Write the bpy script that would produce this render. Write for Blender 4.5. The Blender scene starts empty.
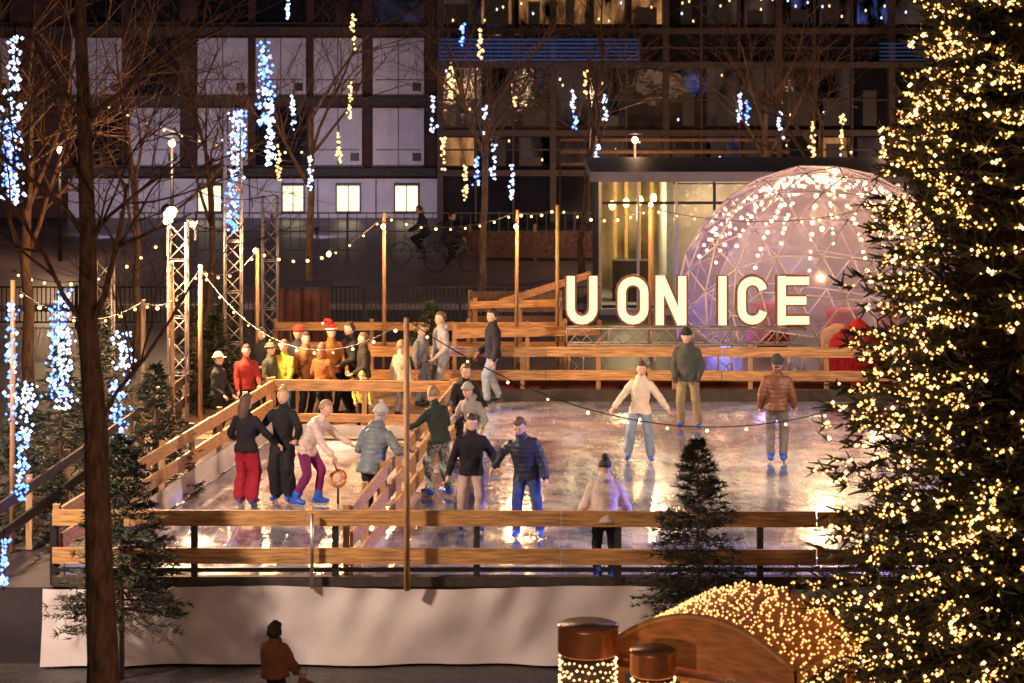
import bpy, math, random, time
import numpy as np
from mathutils import Vector, Matrix
T0=time.time()
R=random.Random(7); NR=np.random.default_rng(5)
F=2400.;H=8.5;YH=-15.
def gx(px,Y): return (px-512)*Y/F
def gz(py,Y): return H-(py-YH)*Y/F
def gy(py,Z=0): return (H-Z)*F/(py-YH)
def P3(px,py,Y): return Vector((gx(px,Y),Y,gz(py,Y)))
sc=bpy.context.scene
col=sc.collection
# ---------------------------------------------------------------- materials
MC={}
def mat(name,c,rough=0.6,var=0.25,scale=8,bump=0.0,bscale=None,metal=0,stretch=(1,1,1),coat=0,spec=0.5,detail=5):
    if name in MC: return MC[name]
    m=bpy.data.materials.new(name); m.use_nodes=True; nt=m.node_tree; b=nt.nodes['Principled BSDF']
    tc=nt.nodes.new('ShaderNodeTexCoord'); mp=nt.nodes.new('ShaderNodeMapping'); mp.inputs['Scale'].default_value=stretch
    nt.links.new(tc.outputs['Object'],mp.inputs['Vector'])
    n=nt.nodes.new('ShaderNodeTexNoise'); n.inputs['Scale'].default_value=scale; n.inputs['Detail'].default_value=detail
    nt.links.new(mp.outputs[0],n.inputs['Vector'])
    cr=nt.nodes.new('ShaderNodeValToRGB'); cr.color_ramp.elements[0].position=0.3; cr.color_ramp.elements[1].position=0.7
    cr.color_ramp.elements[0].color=[max(0,x*(1-var)) for x in c]+[1]; cr.color_ramp.elements[1].color=[min(1,x*(1+var)) for x in c]+[1]
    nt.links.new(n.outputs['Fac'],cr.inputs[0]); nt.links.new(cr.outputs[0],b.inputs['Base Color'])
    b.inputs['Roughness'].default_value=rough; b.inputs['Metallic'].default_value=metal
    b.inputs['Coat Weight'].default_value=coat; b.inputs['Specular IOR Level'].default_value=spec
    if bump>0:
        n2=nt.nodes.new('ShaderNodeTexNoise'); n2.inputs['Scale'].default_value=bscale or scale*2; n2.inputs['Detail'].default_value=6
        nt.links.new(mp.outputs[0],n2.inputs['Vector'])
        bp=nt.nodes.new('ShaderNodeBump'); bp.inputs['Strength'].default_value=1; bp.inputs['Distance'].default_value=bump
        nt.links.new(n2.outputs['Fac'],bp.inputs['Height']); nt.links.new(bp.outputs[0],b.inputs['Normal'])
    MC[name]=m; return m
def emis(name,c,s):
    if name in MC: return MC[name]
    m=bpy.data.materials.new(name); m.use_nodes=True; nt=m.node_tree; nt.nodes.clear()
    o=nt.nodes.new('ShaderNodeOutputMaterial'); e=nt.nodes.new('ShaderNodeEmission')
    e.inputs[0].default_value=(*c,1); e.inputs[1].default_value=s; nt.links.new(e.outputs[0],o.inputs[0])
    m.cycles.emission_sampling='FRONT'
    MC[name]=m; return m
def fabric(c):
    k='fabric_%.2f_%.2f_%.2f'%c
    return mat(k,c,rough=0.8,var=0.12,scale=9,bump=0.012,bscale=14,spec=0.25)
def puffer(c):
    k='puffer_%.2f_%.2f_%.2f'%c
    if k in MC: return MC[k]
    m=mat(k,c,rough=0.5,var=0.12,scale=9,spec=0.4); nt=m.node_tree; b=nt.nodes['Principled BSDF']
    tc=nt.nodes.new('ShaderNodeTexCoord'); w=nt.nodes.new('ShaderNodeTexWave'); w.bands_direction='Z'; w.inputs['Scale'].default_value=4.2; w.inputs['Distortion'].default_value=3.0
    nt.links.new(tc.outputs['Object'],w.inputs['Vector']); bp=nt.nodes.new('ShaderNodeBump'); bp.inputs['Distance'].default_value=0.005
    nt.links.new(w.outputs['Fac'],bp.inputs['Height']); nt.links.new(bp.outputs[0],b.inputs['Normal']); return m
def skin(): return mat('skin',(0.68,0.40,0.28),rough=0.5,var=0.1,scale=20)

WOOD=mat('larch_wood',(0.50,0.26,0.10),rough=0.55,var=0.5,scale=5,bump=0.006,bscale=10,stretch=(0.5,3,6))
WOODV=mat('pole_wood',(0.38,0.21,0.10),rough=0.65,var=0.4,scale=6,bump=0.006,stretch=(5,5,0.6))
DARKW=mat('dark_timber',(0.05,0.035,0.03),rough=0.7,var=0.4,scale=6)
WHITEB=mat('white_board',(0.7,0.66,0.63),rough=0.4,var=0.15,scale=3)
BLACKM=mat('black_steel',(0.02,0.02,0.022),rough=0.45,var=0.3,scale=6)
ALU=mat('aluminium',(0.6,0.58,0.56),rough=0.3,var=0.1,metal=0.9,scale=6)
BARK=mat('bark',(0.15,0.085,0.05),rough=0.9,var=0.6,scale=14,bump=0.03,bscale=30,stretch=(1,1,0.3))
WARM=emis('bulb_warm',(1.0,0.50,0.15),9)
NETW=emis('net_bulb',(1.0,0.42,0.13),3.2)
WARMS=emis('bulb_warm_strong',(1.0,0.62,0.28),25)
BLUE=emis('led_blue',(0.07,0.17,1.0),7)
WHTL=emis('led_coldwhite',(0.42,0.55,1.0),5)
YEL=emis('led_yellow',(1.0,0.56,0.2),3.6)

# ---------------------------------------------------------------- mesh builder
ICO=None
def ico():
    global ICO
    if ICO is None:
        t=(1+5**.5)/2
        v=np.array([(-1,t,0),(1,t,0),(-1,-t,0),(1,-t,0),(0,-1,t),(0,1,t),(0,-1,-t),(0,1,-t),(t,0,-1),(t,0,1),(-t,0,-1),(-t,0,1)],float); v/=np.linalg.norm(v[0])
        f=[(0,11,5),(0,5,1),(0,1,7),(0,7,10),(0,10,11),(1,5,9),(5,11,4),(11,10,2),(10,7,6),(7,1,8),(3,9,4),(3,4,2),(3,2,6),(3,6,8),(3,8,9),(4,9,5),(2,4,11),(6,2,10),(8,6,7),(9,8,1)]
        ICO=(v,f)
    return ICO
class MB:
    def __init__(s): s.v=[];s.f=[];s.m=[];s.mats=[];s.sm=[]
    def mi(s,m):
        if m not in s.mats: s.mats.append(m)
        return s.mats.index(m)
    def add(s,vs,fs,m,smooth=False):
        o=len(s.v); i=s.mi(m)
        s.v.extend([tuple(p) for p in vs])
        for f in fs: s.f.append(tuple(a+o for a in f)); s.m.append(i); s.sm.append(smooth)
    def box(s,x0,x1,y0,y1,z0,z1,m):
        s.add([(x0,y0,z0),(x1,y0,z0),(x1,y1,z0),(x0,y1,z0),(x0,y0,z1),(x1,y0,z1),(x1,y1,z1),(x0,y1,z1)],
              [(0,3,2,1),(4,5,6,7),(0,1,5,4),(1,2,6,5),(2,3,7,6),(3,0,4,7)],m)
    def beam(s,a,b,w,h,m,up=(0,0,1)):
        a=Vector(a);b=Vector(b);d=(b-a).normalized();u=Vector(up)
        if abs(d.dot(u))>0.98:u=Vector((0,1,0))
        r=d.cross(u).normalized();u=r.cross(d)
        vs=[]
        for p in(a,b):
            for i,j in((-1,-1),(1,-1),(1,1),(-1,1)): vs.append(p+r*w/2*i+u*h/2*j)
        s.add(vs,[(3,2,1,0),(4,5,6,7),(0,1,5,4),(1,2,6,5),(2,3,7,6),(3,0,4,7)],m)
    def loft(s,rings,m,smooth=True,closed=True):
        n=len(rings[0]);vs=[p for r in rings for p in r];fs=[]
        for k in range(len(rings)-1):
            for i in range(n):
                j=(i+1)%n; fs.append((k*n+i,k*n+j,(k+1)*n+j,(k+1)*n+i))
        if closed:
            fs.append(tuple(reversed(range(n)))); fs.append(tuple((len(rings)-1)*n+i for i in range(n)))
        s.add(vs,fs,m,smooth)
    def tube(s,pts,rad,m,n=8,smooth=True):
        pts=[Vector(p) for p in pts]
        if not hasattr(rad,'__len__'): rad=[rad]*len(pts)
        rings=[];prev=None
        for i,p in enumerate(pts):
            d=(pts[min(i+1,len(pts)-1)]-pts[max(i-1,0)]).normalized()
            if prev is None:
                u=Vector((0,0,1)) if abs(d.z)<0.9 else Vector((1,0,0)); r=d.cross(u).normalized()
            else:
                r=(prev-d*prev.dot(d)).normalized()
            prev=r; u=d.cross(r)
            rings.append([p+(r*math.cos(a)+u*math.sin(a))*rad[i] for a in [2*math.pi*k/n for k in range(n)]])
        s.loft(rings,m,smooth)
    def capsule(s,a,b,ra,rb,m,n=12,flat=1.0):
        a=Vector(a);b=Vector(b);d=b-a
        if d.length<1e-6:d=Vector((0,0,1e-4))
        d.normalize(); pts=[];rr=[]
        for t in(10,35,65,90): pts.append(a-d*ra*math.cos(math.radians(t)));rr.append(ra*math.sin(math.radians(t)))
        for t in(90,65,35,10): pts.append(b+d*rb*math.cos(math.radians(t)));rr.append(rb*math.sin(math.radians(t)))
        u=Vector((0,0,1)) if abs(d.z)<0.9 else Vector((1,0,0)); r=d.cross(u).normalized();u=d.cross(r)
        rings=[[p+(r*math.cos(t)+u*math.sin(t)*flat)*q for t in [2*math.pi*k/n for k in range(n)]] for p,q in zip(pts,rr)]
        s.loft(rings,m)
    def ell(s,c,r,m,nu=14,nv=9,fn=None,M=None):
        vs=[];fs=[];c=Vector(c)
        for j in range(nv+1):
            ph=math.pi*j/nv
            for i in range(nu):
                th=2*math.pi*i/nu; q=Vector((math.sin(ph)*math.cos(th),math.sin(ph)*math.sin(th),math.cos(ph)))
                p=Vector((q.x*r[0],q.y*r[1],q.z*r[2]))
                if fn: p=fn(q,p)
                p=c+p
                vs.append(M@p if M else p)
        for j in range(nv):
            for i in range(nu):
                k=(i+1)%nu; fs.append((j*nu+i,(j+1)*nu+i,(j+1)*nu+k,j*nu+k))
        s.add(vs,fs,m,True)
    def bulbs(s,pts,r,m,octa=False):
        if octa:
            v=np.array([(1,0,0),(-1,0,0),(0,1,0),(0,-1,0),(0,0,1),(0,0,-1)],float); f=[(0,2,4),(2,1,4),(1,3,4),(3,0,4),(2,0,5),(1,2,5),(3,1,5),(0,3,5)]
        else: v,f=ico()
        for p in pts:
            rr=r*R.uniform(0.7,1.25)
            s.add(v*rr+np.array(p),f,m,True)
    def build(s,name,parent=None):
        me=bpy.data.meshes.new(name); me.from_pydata(s.v,[],s.f)
        for m in s.mats: me.materials.append(m)
        me.polygons.foreach_set('material_index',s.m); me.polygons.foreach_set('use_smooth',s.sm)
        me.validate(); me.update()
        o=bpy.data.objects.new(name,me); col.objects.link(o)
        if parent: o.parent=parent
        return o
def empty(name,loc=(0,0,0)):
    o=bpy.data.objects.new(name,None); o.location=loc; col.objects.link(o); o.empty_display_size=0.2; return o
def nlight(name,kind,loc,energy,color,target=None,size=0.3,spot=120,parent=None):
    l=bpy.data.lights.new(name,kind); l.energy=energy; l.color=color
    if kind=='SPOT': l.spot_size=math.radians(spot); l.spot_blend=0.6; l.shadow_soft_size=size
    elif kind=='POINT': l.shadow_soft_size=size
    elif kind=='AREA': l.size=size
    o=bpy.data.objects.new(name,l); o.location=loc; col.objects.link(o)
    if target is not None:
        o.rotation_euler=(Vector(target)-Vector(loc)).to_track_quat('-Z','Y').to_euler()
    if parent: o.parent=parent
    return o
# ---------------------------------------------------------------- people
tex=bpy.data.textures.new('cloth_folds','CLOUDS'); tex.noise_scale=0.13
def ik(a,c,l1,l2,hint):
    a=Vector(a);c=Vector(c);d=c-a;L=d.length
    if L>(l1+l2)*0.985: c=a+d.normalized()*(l1+l2)*0.985; d=c-a; L=d.length
    x=(l1*l1-l2*l2+L*L)/(2*L); hgt=math.sqrt(max(0,l1*l1-x*x)); dn=d.normalized()
    h=Vector(hint); h=(h-dn*h.dot(dn)).normalized()
    return a+dn*x+h*hgt,c
def person(name,X,Y,Z=0,h=1.72,face=0,lean=(0,0),hl=None,hr=None,fl=None,fr=None,top=(0.03,0.03,0.04),legs=(0.03,0.03,0.04),
           shoe='skate',hair=(0.05,0.03,0.02),style='short',hat=None,hatc=(0.2,0.2,0.22),hd=(0,0),coat=0.0,wide=0,pel=(0,0,0.95),bulk=1.0,
           scarf=None,puff=False,hood=False,glove=None,fem=False,topmat=None,legmat=None,bag=None):
    bulk*=1.08
    s=h/1.77; a=math.radians(face)
    f=Vector((math.sin(a),-math.cos(a),0)); r=Vector((-math.cos(a),-math.sin(a),0))
    lift=0.045 if shoe=='skate' else 0.0
    M=Matrix(((r.x*s,f.x*s,0,X),(r.y*s,f.y*s,0,Y),(0,0,s,Z),(0,0,0,1)))
    tm=topmat or (puffer(top) if puff else fabric(top)); lm=legmat or fabric(legs); sk=skin()
    sm=mat('skate_blue',(0.02,0.10,0.55),rough=0.35,var=0.15) if shoe=='skate' else mat('shoe_%.1f'%(shoe[0]),shoe,rough=0.5)
    b=MB(); seg=[]
    P=Vector(pel)+Vector((0,0,lift))
    la,lb=math.radians(lean[0]),math.radians(lean[1])
    d=Vector((math.sin(lb),math.sin(la),math.cos(la)*math.cos(lb))).normalized()
    rr=(Vector((1,0,0))-d*d.x).normalized(); ff=d.cross(rr)
    w=0.92 if fem else 1.0
    prof=[(-0.09-coat,.178+coat*.12,.145+coat*.12),(-0.03,.182,.14),(0.08,.17 if not fem else .152,.125),(0.22,.175*w,.132),(0.34,.195*w,.14),(0.43,.185*w,.125),(0.49,.13*w,.095),(0.53,.07,.07)]
    prof=[(o,x*(0.5+0.5*bulk),y*bulk) for o,x,y in prof]
    b.loft([[P+d*o+rr*(x*math.cos(t))+ff*(y*math.sin(t)) for t in [2*math.pi*k/18 for k in range(18)]] for o,x,y in prof],tm)
    seg.append((P+d*(-0.10-coat),P+d*0.45,.15*bulk+.05,.14*bulk+.05,tm,True))
    b.capsule(P+d*0.49,P+d*0.55,.08*bulk,.07*bulk,tm); seg.append((P+d*0.48,P+d*0.555,.08*bulk,.07*bulk,tm,False))
    hdir=(d+Vector((0,0,0.7))).normalized(); N=P+d*0.53; HC=N+hdir*0.17+ff*0.015
    b.capsule(N,N+hdir*0.1,.055,.055,sk); seg.append((N+hdir*0.05,N+hdir*0.12,.05,.05,sk,False))
    if hood: b.ell(P+d*0.53-ff*0.09,(0.12,0.08,0.07),tm); seg.append((P+d*0.53-ff*0.09-rr*.05,P+d*0.53-ff*0.09+rr*.05,.08,.08,tm,False))
    if scarf: 
        b.capsule(P+d*0.53-rr*.03,P+d*0.53+rr*.03,.085,.085,fabric(scarf)); seg.append((P+d*0.52,P+d*0.58,.095,.09,fabric(scarf),False))
    hands=[]
    for sg,ht in((-1,hl),(1,hr)):
        S=P+d*0.42+rr*(0.175*w*sg)
        if ht is None: ht=(sg*0.27,0.06,0.80)
        E,Wp=ik(S,Vector(ht)+Vector((0,0,lift)),0.285,0.25,(sg*0.4,-0.8,-0.4))
        b.capsule(S,E,.070*bulk,.059*bulk,tm); b.capsule(E,Wp,.059*bulk,.045*bulk,tm)
        seg+= [(S,E,.070*bulk,.059*bulk,tm,False),(E,Wp,.059*bulk,.045*bulk,tm,False)]
        hands.append((sg,E,Wp))
    for sg,ft in((-1,fl),(1,fr)):
        Hp=P+Vector((sg*0.09,0,-0.03))
        if ft is None: ft=(sg*0.11,0,0.0)
        A=Vector(ft)+Vector((0,0,lift+0.09))
        K,A=ik(Hp,A,0.44,0.43,(sg*0.1,1,0.1))
        kr=.076+wide*.03; ar=.062+wide*.05
        b.capsule(Hp,K,.107+wide*.01,kr,lm); b.capsule(K,A+Vector((0,0,0.05)),kr,ar,lm)
        seg+=[(Hp,K,.107,kr,lm,False),(K,A+(K-A).normalized()*(0.04 if wide else 0.10),kr,ar,lm,False)]
        tw=Vector((sg*0.12,0.99,0)).normalized()
        heel=A+Vector((0,0,-0.045))-tw*0.045; toe=A+Vector((0,0,-0.055))+tw*0.16
        b.capsule(heel,toe,.05,.04,sm); seg.append((heel,toe,.05,.04,sm,False))
        if shoe=='skate':
            b.capsule(A,A+(K-A).normalized()*0.10,.064,.068,sm); seg.append((A,A+(K-A).normalized()*(.02 if wide else 0.09),.066,.07,sm,False))
            hands.append(('blade',heel,toe))
    me=bpy.data.meshes.new('tmp'); me.from_pydata(b.v,[],b.f)
    o=bpy.data.objects.new('tmp',me); col.objects.link(o)
    md=o.modifiers.new('r','REMESH'); md.mode='VOXEL'; md.voxel_size=0.018; md.use_smooth_shade=True
    ms=o.modifiers.new('s','SMOOTH'); ms.factor=0.5; ms.iterations=4
    mdp=o.modifiers.new('d','DISPLACE'); mdp.texture=tex; mdp.strength=0.042; mdp.mid_level=0.48; mdp.texture_coords='LOCAL'
    dg=bpy.context.evaluated_depsgraph_get(); ev=o.evaluated_get(dg); m2=ev.to_mesh()
    nv=len(m2.vertices); V=np.empty(nv*3); m2.vertices.foreach_get('co',V); V=V.reshape(-1,3)
    faces=[tuple(p.vertices) for p in m2.polygons]
    C=np.array([V[list(fc)].mean(0) for fc in faces]) if faces else np.zeros((0,3))
    best=np.full(len(C),1e9); idx=np.zeros(len(C),int)
    out=MB()
    for (A,B,ra,rb,mm,cut) in seg:
        A=np.array(A);B=np.array(B);dd=B-A; L2=(dd@dd)+1e-9; t=((C-A)@dd)/L2; tc=np.clip(t,0,1)
        dist=np.linalg.norm(C-(A+tc[:,None]*dd),axis=1)-(ra+(rb-ra)*tc)
        if cut: dist=np.where(t<0,dist+10,dist)
        k=out.mi(mm); q=dist<best; best[q]=dist[q]; idx[q]=k
    ev.to_mesh_clear(); bpy.data.objects.remove(o); bpy.data.meshes.remove(me)
    out.v=[tuple(x) for x in V]; out.f=faces; out.m=[int(i) for i in idx]; out.sm=[True]*len(faces)
    gm=fabric(glove) if glove else sk
    for hh in hands:
        if hh[0]=='blade':
            _,he,to=hh
            out.beam(Vector((he.x,he.y,he.z-0.068)),Vector((to.x,to.y,to.z-0.058)),0.006,0.042,ALU); continue
        sg,E,Wp=hh; dn=(Wp-E).normalized()
        side=dn.cross(Vector((0,0,1)) if abs(dn.z)<0.85 else Vector((1,0,0))).normalized()
        if abs(dn.z)>=0.85: side=Vector((0,1,0))-dn*dn.y; side.normalize()
        nrm=dn.cross(side)*sg
        out.capsule(Wp+dn*0.02,Wp+dn*0.085,.033,.039,gm,n=10,flat=0.6)
        for k,(of,ln) in enumerate(((-.032,.064),(-.011,.078),(.012,.072),(.032,.057))):
            q0=Wp+dn*0.10+side*of; q1=q0+dn*ln*0.55+nrm*0.008; q2=q1+dn*ln*0.35+nrm*0.025
            out.capsule(q0,q1,.0105,.010,gm,n=6); out.capsule(q1,q2,.010,.0085,gm,n=6)
        t0=Wp+dn*0.045+side*0.03; t1=t0+dn*0.03+side*0.03; t2=t1+dn*0.032+side*0.008
        out.capsule(t0,t1,.013,.012,gm,n=6); out.capsule(t1,t2,.012,.010,gm,n=6)
    if bag:
        bm_=fabric(bag); q=P+rr*0.22+ff*0.05+Vector((0,0,-0.02)); out.ell(q,(0.07,0.12,0.10),bm_,12,8)
        out.tube([q+Vector((0,0,.08)),P+d*0.25+rr*0.12+ff*0.17,P+d*0.47-rr*0.1+ff*0.06],0.012,bm_,6)
    # head
    yaw=math.radians(hd[1]); pit=math.radians(hd[0]+lean[0]*0.5)
    HM=Matrix.Translation(HC)@Matrix.Rotation(-yaw,4,'Z')@Matrix.Rotation(-pit,4,'X')@Matrix.Rotation(math.radians(lean[1]*0.4),4,'Y')@Matrix.Scale(1.1,4)
    def hf(q,p):
        p=p.copy()
        if q.z<0: p.x*=1-0.38*min(1,-q.z)*max(0.3,q.y+0.3); 
        if q.y>0:
            p.y+=0.024*math.exp(-((q.x/0.16)**2+((q.z+0.12)/0.16)**2))
            for e in(-1,1): p.y-=0.009*math.exp(-(((q.x-e*0.38)/0.18)**2+((q.z-0.06)/0.13)**2))
            if q.z<-0.5: p.y+=0.012
        elif q.z<-0.2: p.y*=0.8
        return p
    out.ell((0,0,0),(0.077,0.097,0.12),sk,22,16,hf,HM)
    ew=mat('eye_white',(0.7,0.7,0.7),rough=0.2,var=0); dk=mat('eye_dark',(0.02,0.015,0.01),rough=0.2,var=0); lip=mat('lips',(0.45,0.14,0.12),rough=0.4,var=0)
    hm=mat('hair_%.2f_%.2f'%(hair[0],hair[1]),hair,rough=0.5,var=0.5,scale=40,bump=0.012,bscale=60)
    for e in(-1,1):
        out.ell((e*0.03,0.083,0.008),(0.014,0.009,0.008),ew,8,6,None,HM); out.ell((e*0.03,0.089,0.008),(0.006,0.005,0.006),dk,6,5,None,HM)
        out.ell((e*0.031,0.089,0.028),(0.018,0.005,0.004),hm,8,5,None,HM); out.ell((e*0.076,0.0,0.0),(0.012,0.02,0.03),sk,8,6,None,HM)
    out.ell((0,0.09,-0.058),(0.024,0.008,0.007),lip,8,5,None,HM)
    big={'fluffy':1.5,'short':1.0,'long':1.06,'bun':1.0}[style]
    def rf(q,p):
        p=p*big*(1+0.05*math.sin(q.x*19+q.z*13)*math.cos(q.y*17)+ (0.10*math.sin(q.x*31+1)*math.sin(q.z*27) if style=='fluffy' else 0))
        if q.y>0.22 and q.z<0.52: p=p*(0.72/big)
        elif q.z<-0.25:
            if style=='long' : p=Vector((p.x*1.15,p.y-0.02,p.z*2.3))
            else: p=p*0.75
        return p
    out.ell((0,-0.008,0.014),(0.088,0.108,0.124),hm,20,16,rf,HM)
    if style=='bun': out.ell((0,-0.07,0.13),(0.045,0.045,0.04),hm,10,8,None,HM)
    if hat:
        cm=fabric(hatc)
        def bf(q,p): return p if q.z>0.22 else p*0.8
        out.ell((0,-0.008,0.022),(0.097,0.117,0.14),cm,20,14,bf,HM)
        ring=[HM@Vector((0.092*math.cos(t),-0.01+0.112*math.sin(t),0.055+0.012*math.sin(t))) for t in [2*math.pi*k/18 for k in range(19)]]
        out.tube(ring,0.018,fabric((0.75,0.72,0.7)) if hat=='santa' else cm,6)
        if hat=='pompom': out.ell((0,-0.01,0.175),(0.035,0.035,0.035),cm,8,6,None,HM)
        if hat=='santa':
            out.tube([HM@Vector(q) for q in((0,-0.01,0.1),(0.03,-0.03,0.2),(0.09,-0.05,0.22),(0.13,-0.06,0.17))],[0.08,0.05,0.03,0.015],cm,10)
            out.ell((0.135,-0.06,0.15),(0.03,0.03,0.03),fabric((0.75,0.72,0.7)),8,6,None,HM)
        if hat=='cap': out.ell((0,0.11,0.05),(0.07,0.07,0.012),cm,10,6,None,HM)
    ob=out.build(name); ob.matrix_world=M
    return ob
def pp(name,px,py,**k):
    Z=k.pop('Z',0); Y=gy(py,Z); return person(name,gx(px,Y),Y,Z,**k)

# ---------------------------------------------------------------- ground & ice
def sheet(name,pts,z,m):
    b=MB(); b.add([(x,y,z) for x,y in pts],[tuple(range(len(pts)))],m); return b.build(name)
pav=mat('paving_dark',(0.05,0.045,0.05),rough=0.55,var=0.4,scale=2,bump=0.01,bscale=20)
nt=pav.node_tree; bk=nt.nodes.new('ShaderNodeTexBrick'); bk.inputs['Scale'].default_value=2.5; bk.inputs['Color1'].default_value=(0.075,0.06,0.06,1); bk.inputs['Color2'].default_value=(0.045,0.04,0.043,1); bk.inputs['Mortar'].default_value=(0.012,0.012,0.013,1); bk.inputs['Mortar Size'].default_value=0.015
tcn=nt.nodes.new('ShaderNodeTexCoord'); nt.links.new(tcn.outputs['Object'],bk.inputs['Vector']); nt.links.new(bk.outputs['Color'],nt.nodes['Principled BSDF'].inputs['Base Color'])
asph=mat('asphalt_wet',(0.045,0.036,0.042),rough=0.4,var=0.4,scale=0.8,bump=0.004,bscale=60)
sheet('lower_ground',[(-300,-50),(300,-50),(300,36),(-300,36)],-1.1,pav)
b=MB(); b.box(-300,300,33.95,900,-1.4,-0.02,asph); b.build('upper_ground')
ice=bpy.data.materials.new('ice'); ice.use_nodes=True; nt=ice.node_tree; bs=nt.nodes['Principled BSDF']
tc=nt.nodes.new('ShaderNodeTexCoord')
def nz(scale,st=(1,1,1),det=5,dist=0,rot=0):
    mp=nt.nodes.new('ShaderNodeMapping'); mp.inputs['Scale'].default_value=st; mp.inputs['Rotation'].default_value=(0,0,rot); nt.links.new(tc.outputs['Object'],mp.inputs['Vector'])
    n=nt.nodes.new('ShaderNodeTexNoise'); n.inputs['Scale'].default_value=scale; n.inputs['Detail'].default_value=det; n.inputs['Distortion'].default_value=dist
    nt.links.new(mp.outputs[0],n.inputs['Vector']); return n
def ramp(src,p0,c0,p1,c1):
    r=nt.nodes.new('ShaderNodeValToRGB'); e=r.color_ramp.elements; e[0].position=p0;e[1].position=p1;e[0].color=c0;e[1].color=c1
    nt.links.new(src,r.inputs[0]); return r
def mixc(fac,a,b_,mode='MIX'):
    m=nt.nodes.new('ShaderNodeMixRGB'); m.blend_type=mode
    if isinstance(fac,float): m.inputs[0].default_value=fac
    else: nt.links.new(fac,m.inputs[0])
    nt.links.new(a,m.inputs[1]); nt.links.new(b_,m.inputs[2]); return m
n1=nz(1.3,(1,1,1),10,0.15); n1.inputs['Roughness'].default_value=0.7
c1=ramp(n1.outputs['Fac'],0.38,(0.20,0.20,0.27,1),0.62,(0.62,0.61,0.68,1))
nb=nz(0.45,(1,1,1),6,0.2); c2=ramp(nb.outputs['Fac'],0.42,(0.42,0.42,0.5,1),0.56,(1,1,1,1))
sA=nz(1.2,(30,0.9,1),3,0.6,0.5); sB=nz(1.1,(26,0.8,1),3,0.6,-0.9); s1=ramp(sA.outputs['Fac'],0.60,(0,0,0,1),0.70,(0.35,0.35,0.37,1)); s2=ramp(sB.outputs['Fac'],0.60,(0,0,0,1),0.70,(0.35,0.35,0.37,1))
cc=mixc(1.0,c1.outputs[0],c2.outputs[0],'MULTIPLY'); cc=mixc(0.6,cc.outputs[0],s1.outputs[0],'ADD'); cc=mixc(0.6,cc.outputs[0],s2.outputs[0],'ADD'); nt.links.new(cc.outputs[0],bs.inputs['Base Color'])
n2=nz(1.6,(1,0.8,1),9,0.3); r2=ramp(n2.outputs['Fac'],0.40,(0.03,)*3+(1,),0.64,(0.36,)*3+(1,)); nt.links.new(r2.outputs[0],bs.inputs['Roughness'])
n3=nz(4,(1,0.5,1),9,0.3); bp=nt.nodes.new('ShaderNodeBump'); bp.inputs['Distance'].default_value=0.010; nt.links.new(n3.outputs['Fac'],bp.inputs['Height'])
bp2=nt.nodes.new('ShaderNodeBump'); bp2.inputs['Distance'].default_value=0.003; nt.links.new(sA.outputs['Fac'],bp2.inputs['Height']); nt.links.new(bp.outputs[0],bp2.inputs['Normal']); nt.links.new(bp2.outputs[0],bs.inputs['Normal'])
bs.inputs['Coat Weight'].default_value=0.7; bs.inputs['Coat Roughness'].default_value=0.05; bs.inputs['Specular IOR Level'].default_value=0.7
nt.links.new(bp.outputs[0],bs.inputs['Coat Normal'])
sheet('ice_rink',[(-6.45,34.0),(9.5,34.0),(9.5,48.95),(-0.6,48.95),(-1.05,44.75),(-4.55,44.75)],0.0,ice)
b=MB(); b.box(-8,9.6,44.95,52.0,-0.015,-0.006,mat('deck_boards',(0.20,0.13,0.08),rough=0.6,var=0.4,scale=4,stretch=(6,1,1))); b.build('wooden_deck')
b=MB(); nx,nz_=300,20; x0,x1=-6.62,6.8; vs=[];fs=[]
for j in range(nz_+1):
    for i in range(nx+1):
        u=i/nx; v=j/nz_; x=x0+(x1-x0)*u
        fold=0.07*math.sin(x*1.7+v*2.5)*v+0.04*math.sin(x*4.3-v*4+1.3*math.sin(x))*v+0.06*math.sin(x*2.3+v*7+math.sin(x*1.7)*2)*v*(1-v)+0.02*math.sin(x*9+v*5+math.sin(3*x))*(1-v)
        vs.append((x,33.9-0.05-0.10*v+fold*0.8-0.03*v*math.sin(x*0.7),0.0-1.06*v+0.025*math.sin(x*1.3)*(1-v)))
for j in range(nz_):
    for i in range(nx):
        k=j*(nx+1)+i; fs.append((k,k+nx+1,k+nx+2,k+1))
b.add(vs,fs,mat('tarpaulin',(0.62,0.55,0.57),rough=0.42,var=0.08,scale=1.2,bump=0.025,bscale=1.6,detail=2),True); b.build('tarpaulin_skirt')
# ---------------------------------------------------------------- barriers
def barrier(name,a,bb,planks,step=2.0,posth=1.12,side=-1,boards=None,z0=0,pm=None,thick=0.045,postm=None):
    a=Vector((a[0],a[1],0));c=Vector((bb[0],bb[1],0)); d=(c-a).normalized(); n=Vector((d.y,-d.x,0))
    b=MB(); L=(c-a).length
    for k,(p0,p1) in enumerate(planks):
        t=0
        while t<L-0.01:
            t2=min(L,t+3.6); jig=R.uniform(-0.008,0.008)
            o=n*(0.0+R.uniform(-0.003,0.003))
            b.beam(a+d*t+o+Vector((0,0,z0+(p0+p1)/2+jig)),a+d*(t2-0.012)+o+Vector((0,0,z0+(p0+p1)/2+jig)),thick,p1-p0,pm or WOOD); t=t2
    m=max(1,round(L/step))
    for i in range(m+1):
        p=a+d*(L*i/m)+n*(-0.075*1); b.beam(p+Vector((0,0,z0)),p+Vector((0,0,z0+posth)),0.09,0.09,postm or WOODV)
    if boards:
        b.beam(a+n*0.045+Vector((0,0,z0+(boards[0]+boards[1])/2)),c+n*0.045+Vector((0,0,z0+(boards[0]+boards[1])/2)),0.02,boards[1]-boards[0],WHITEB)
    return b.build(name)
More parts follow.
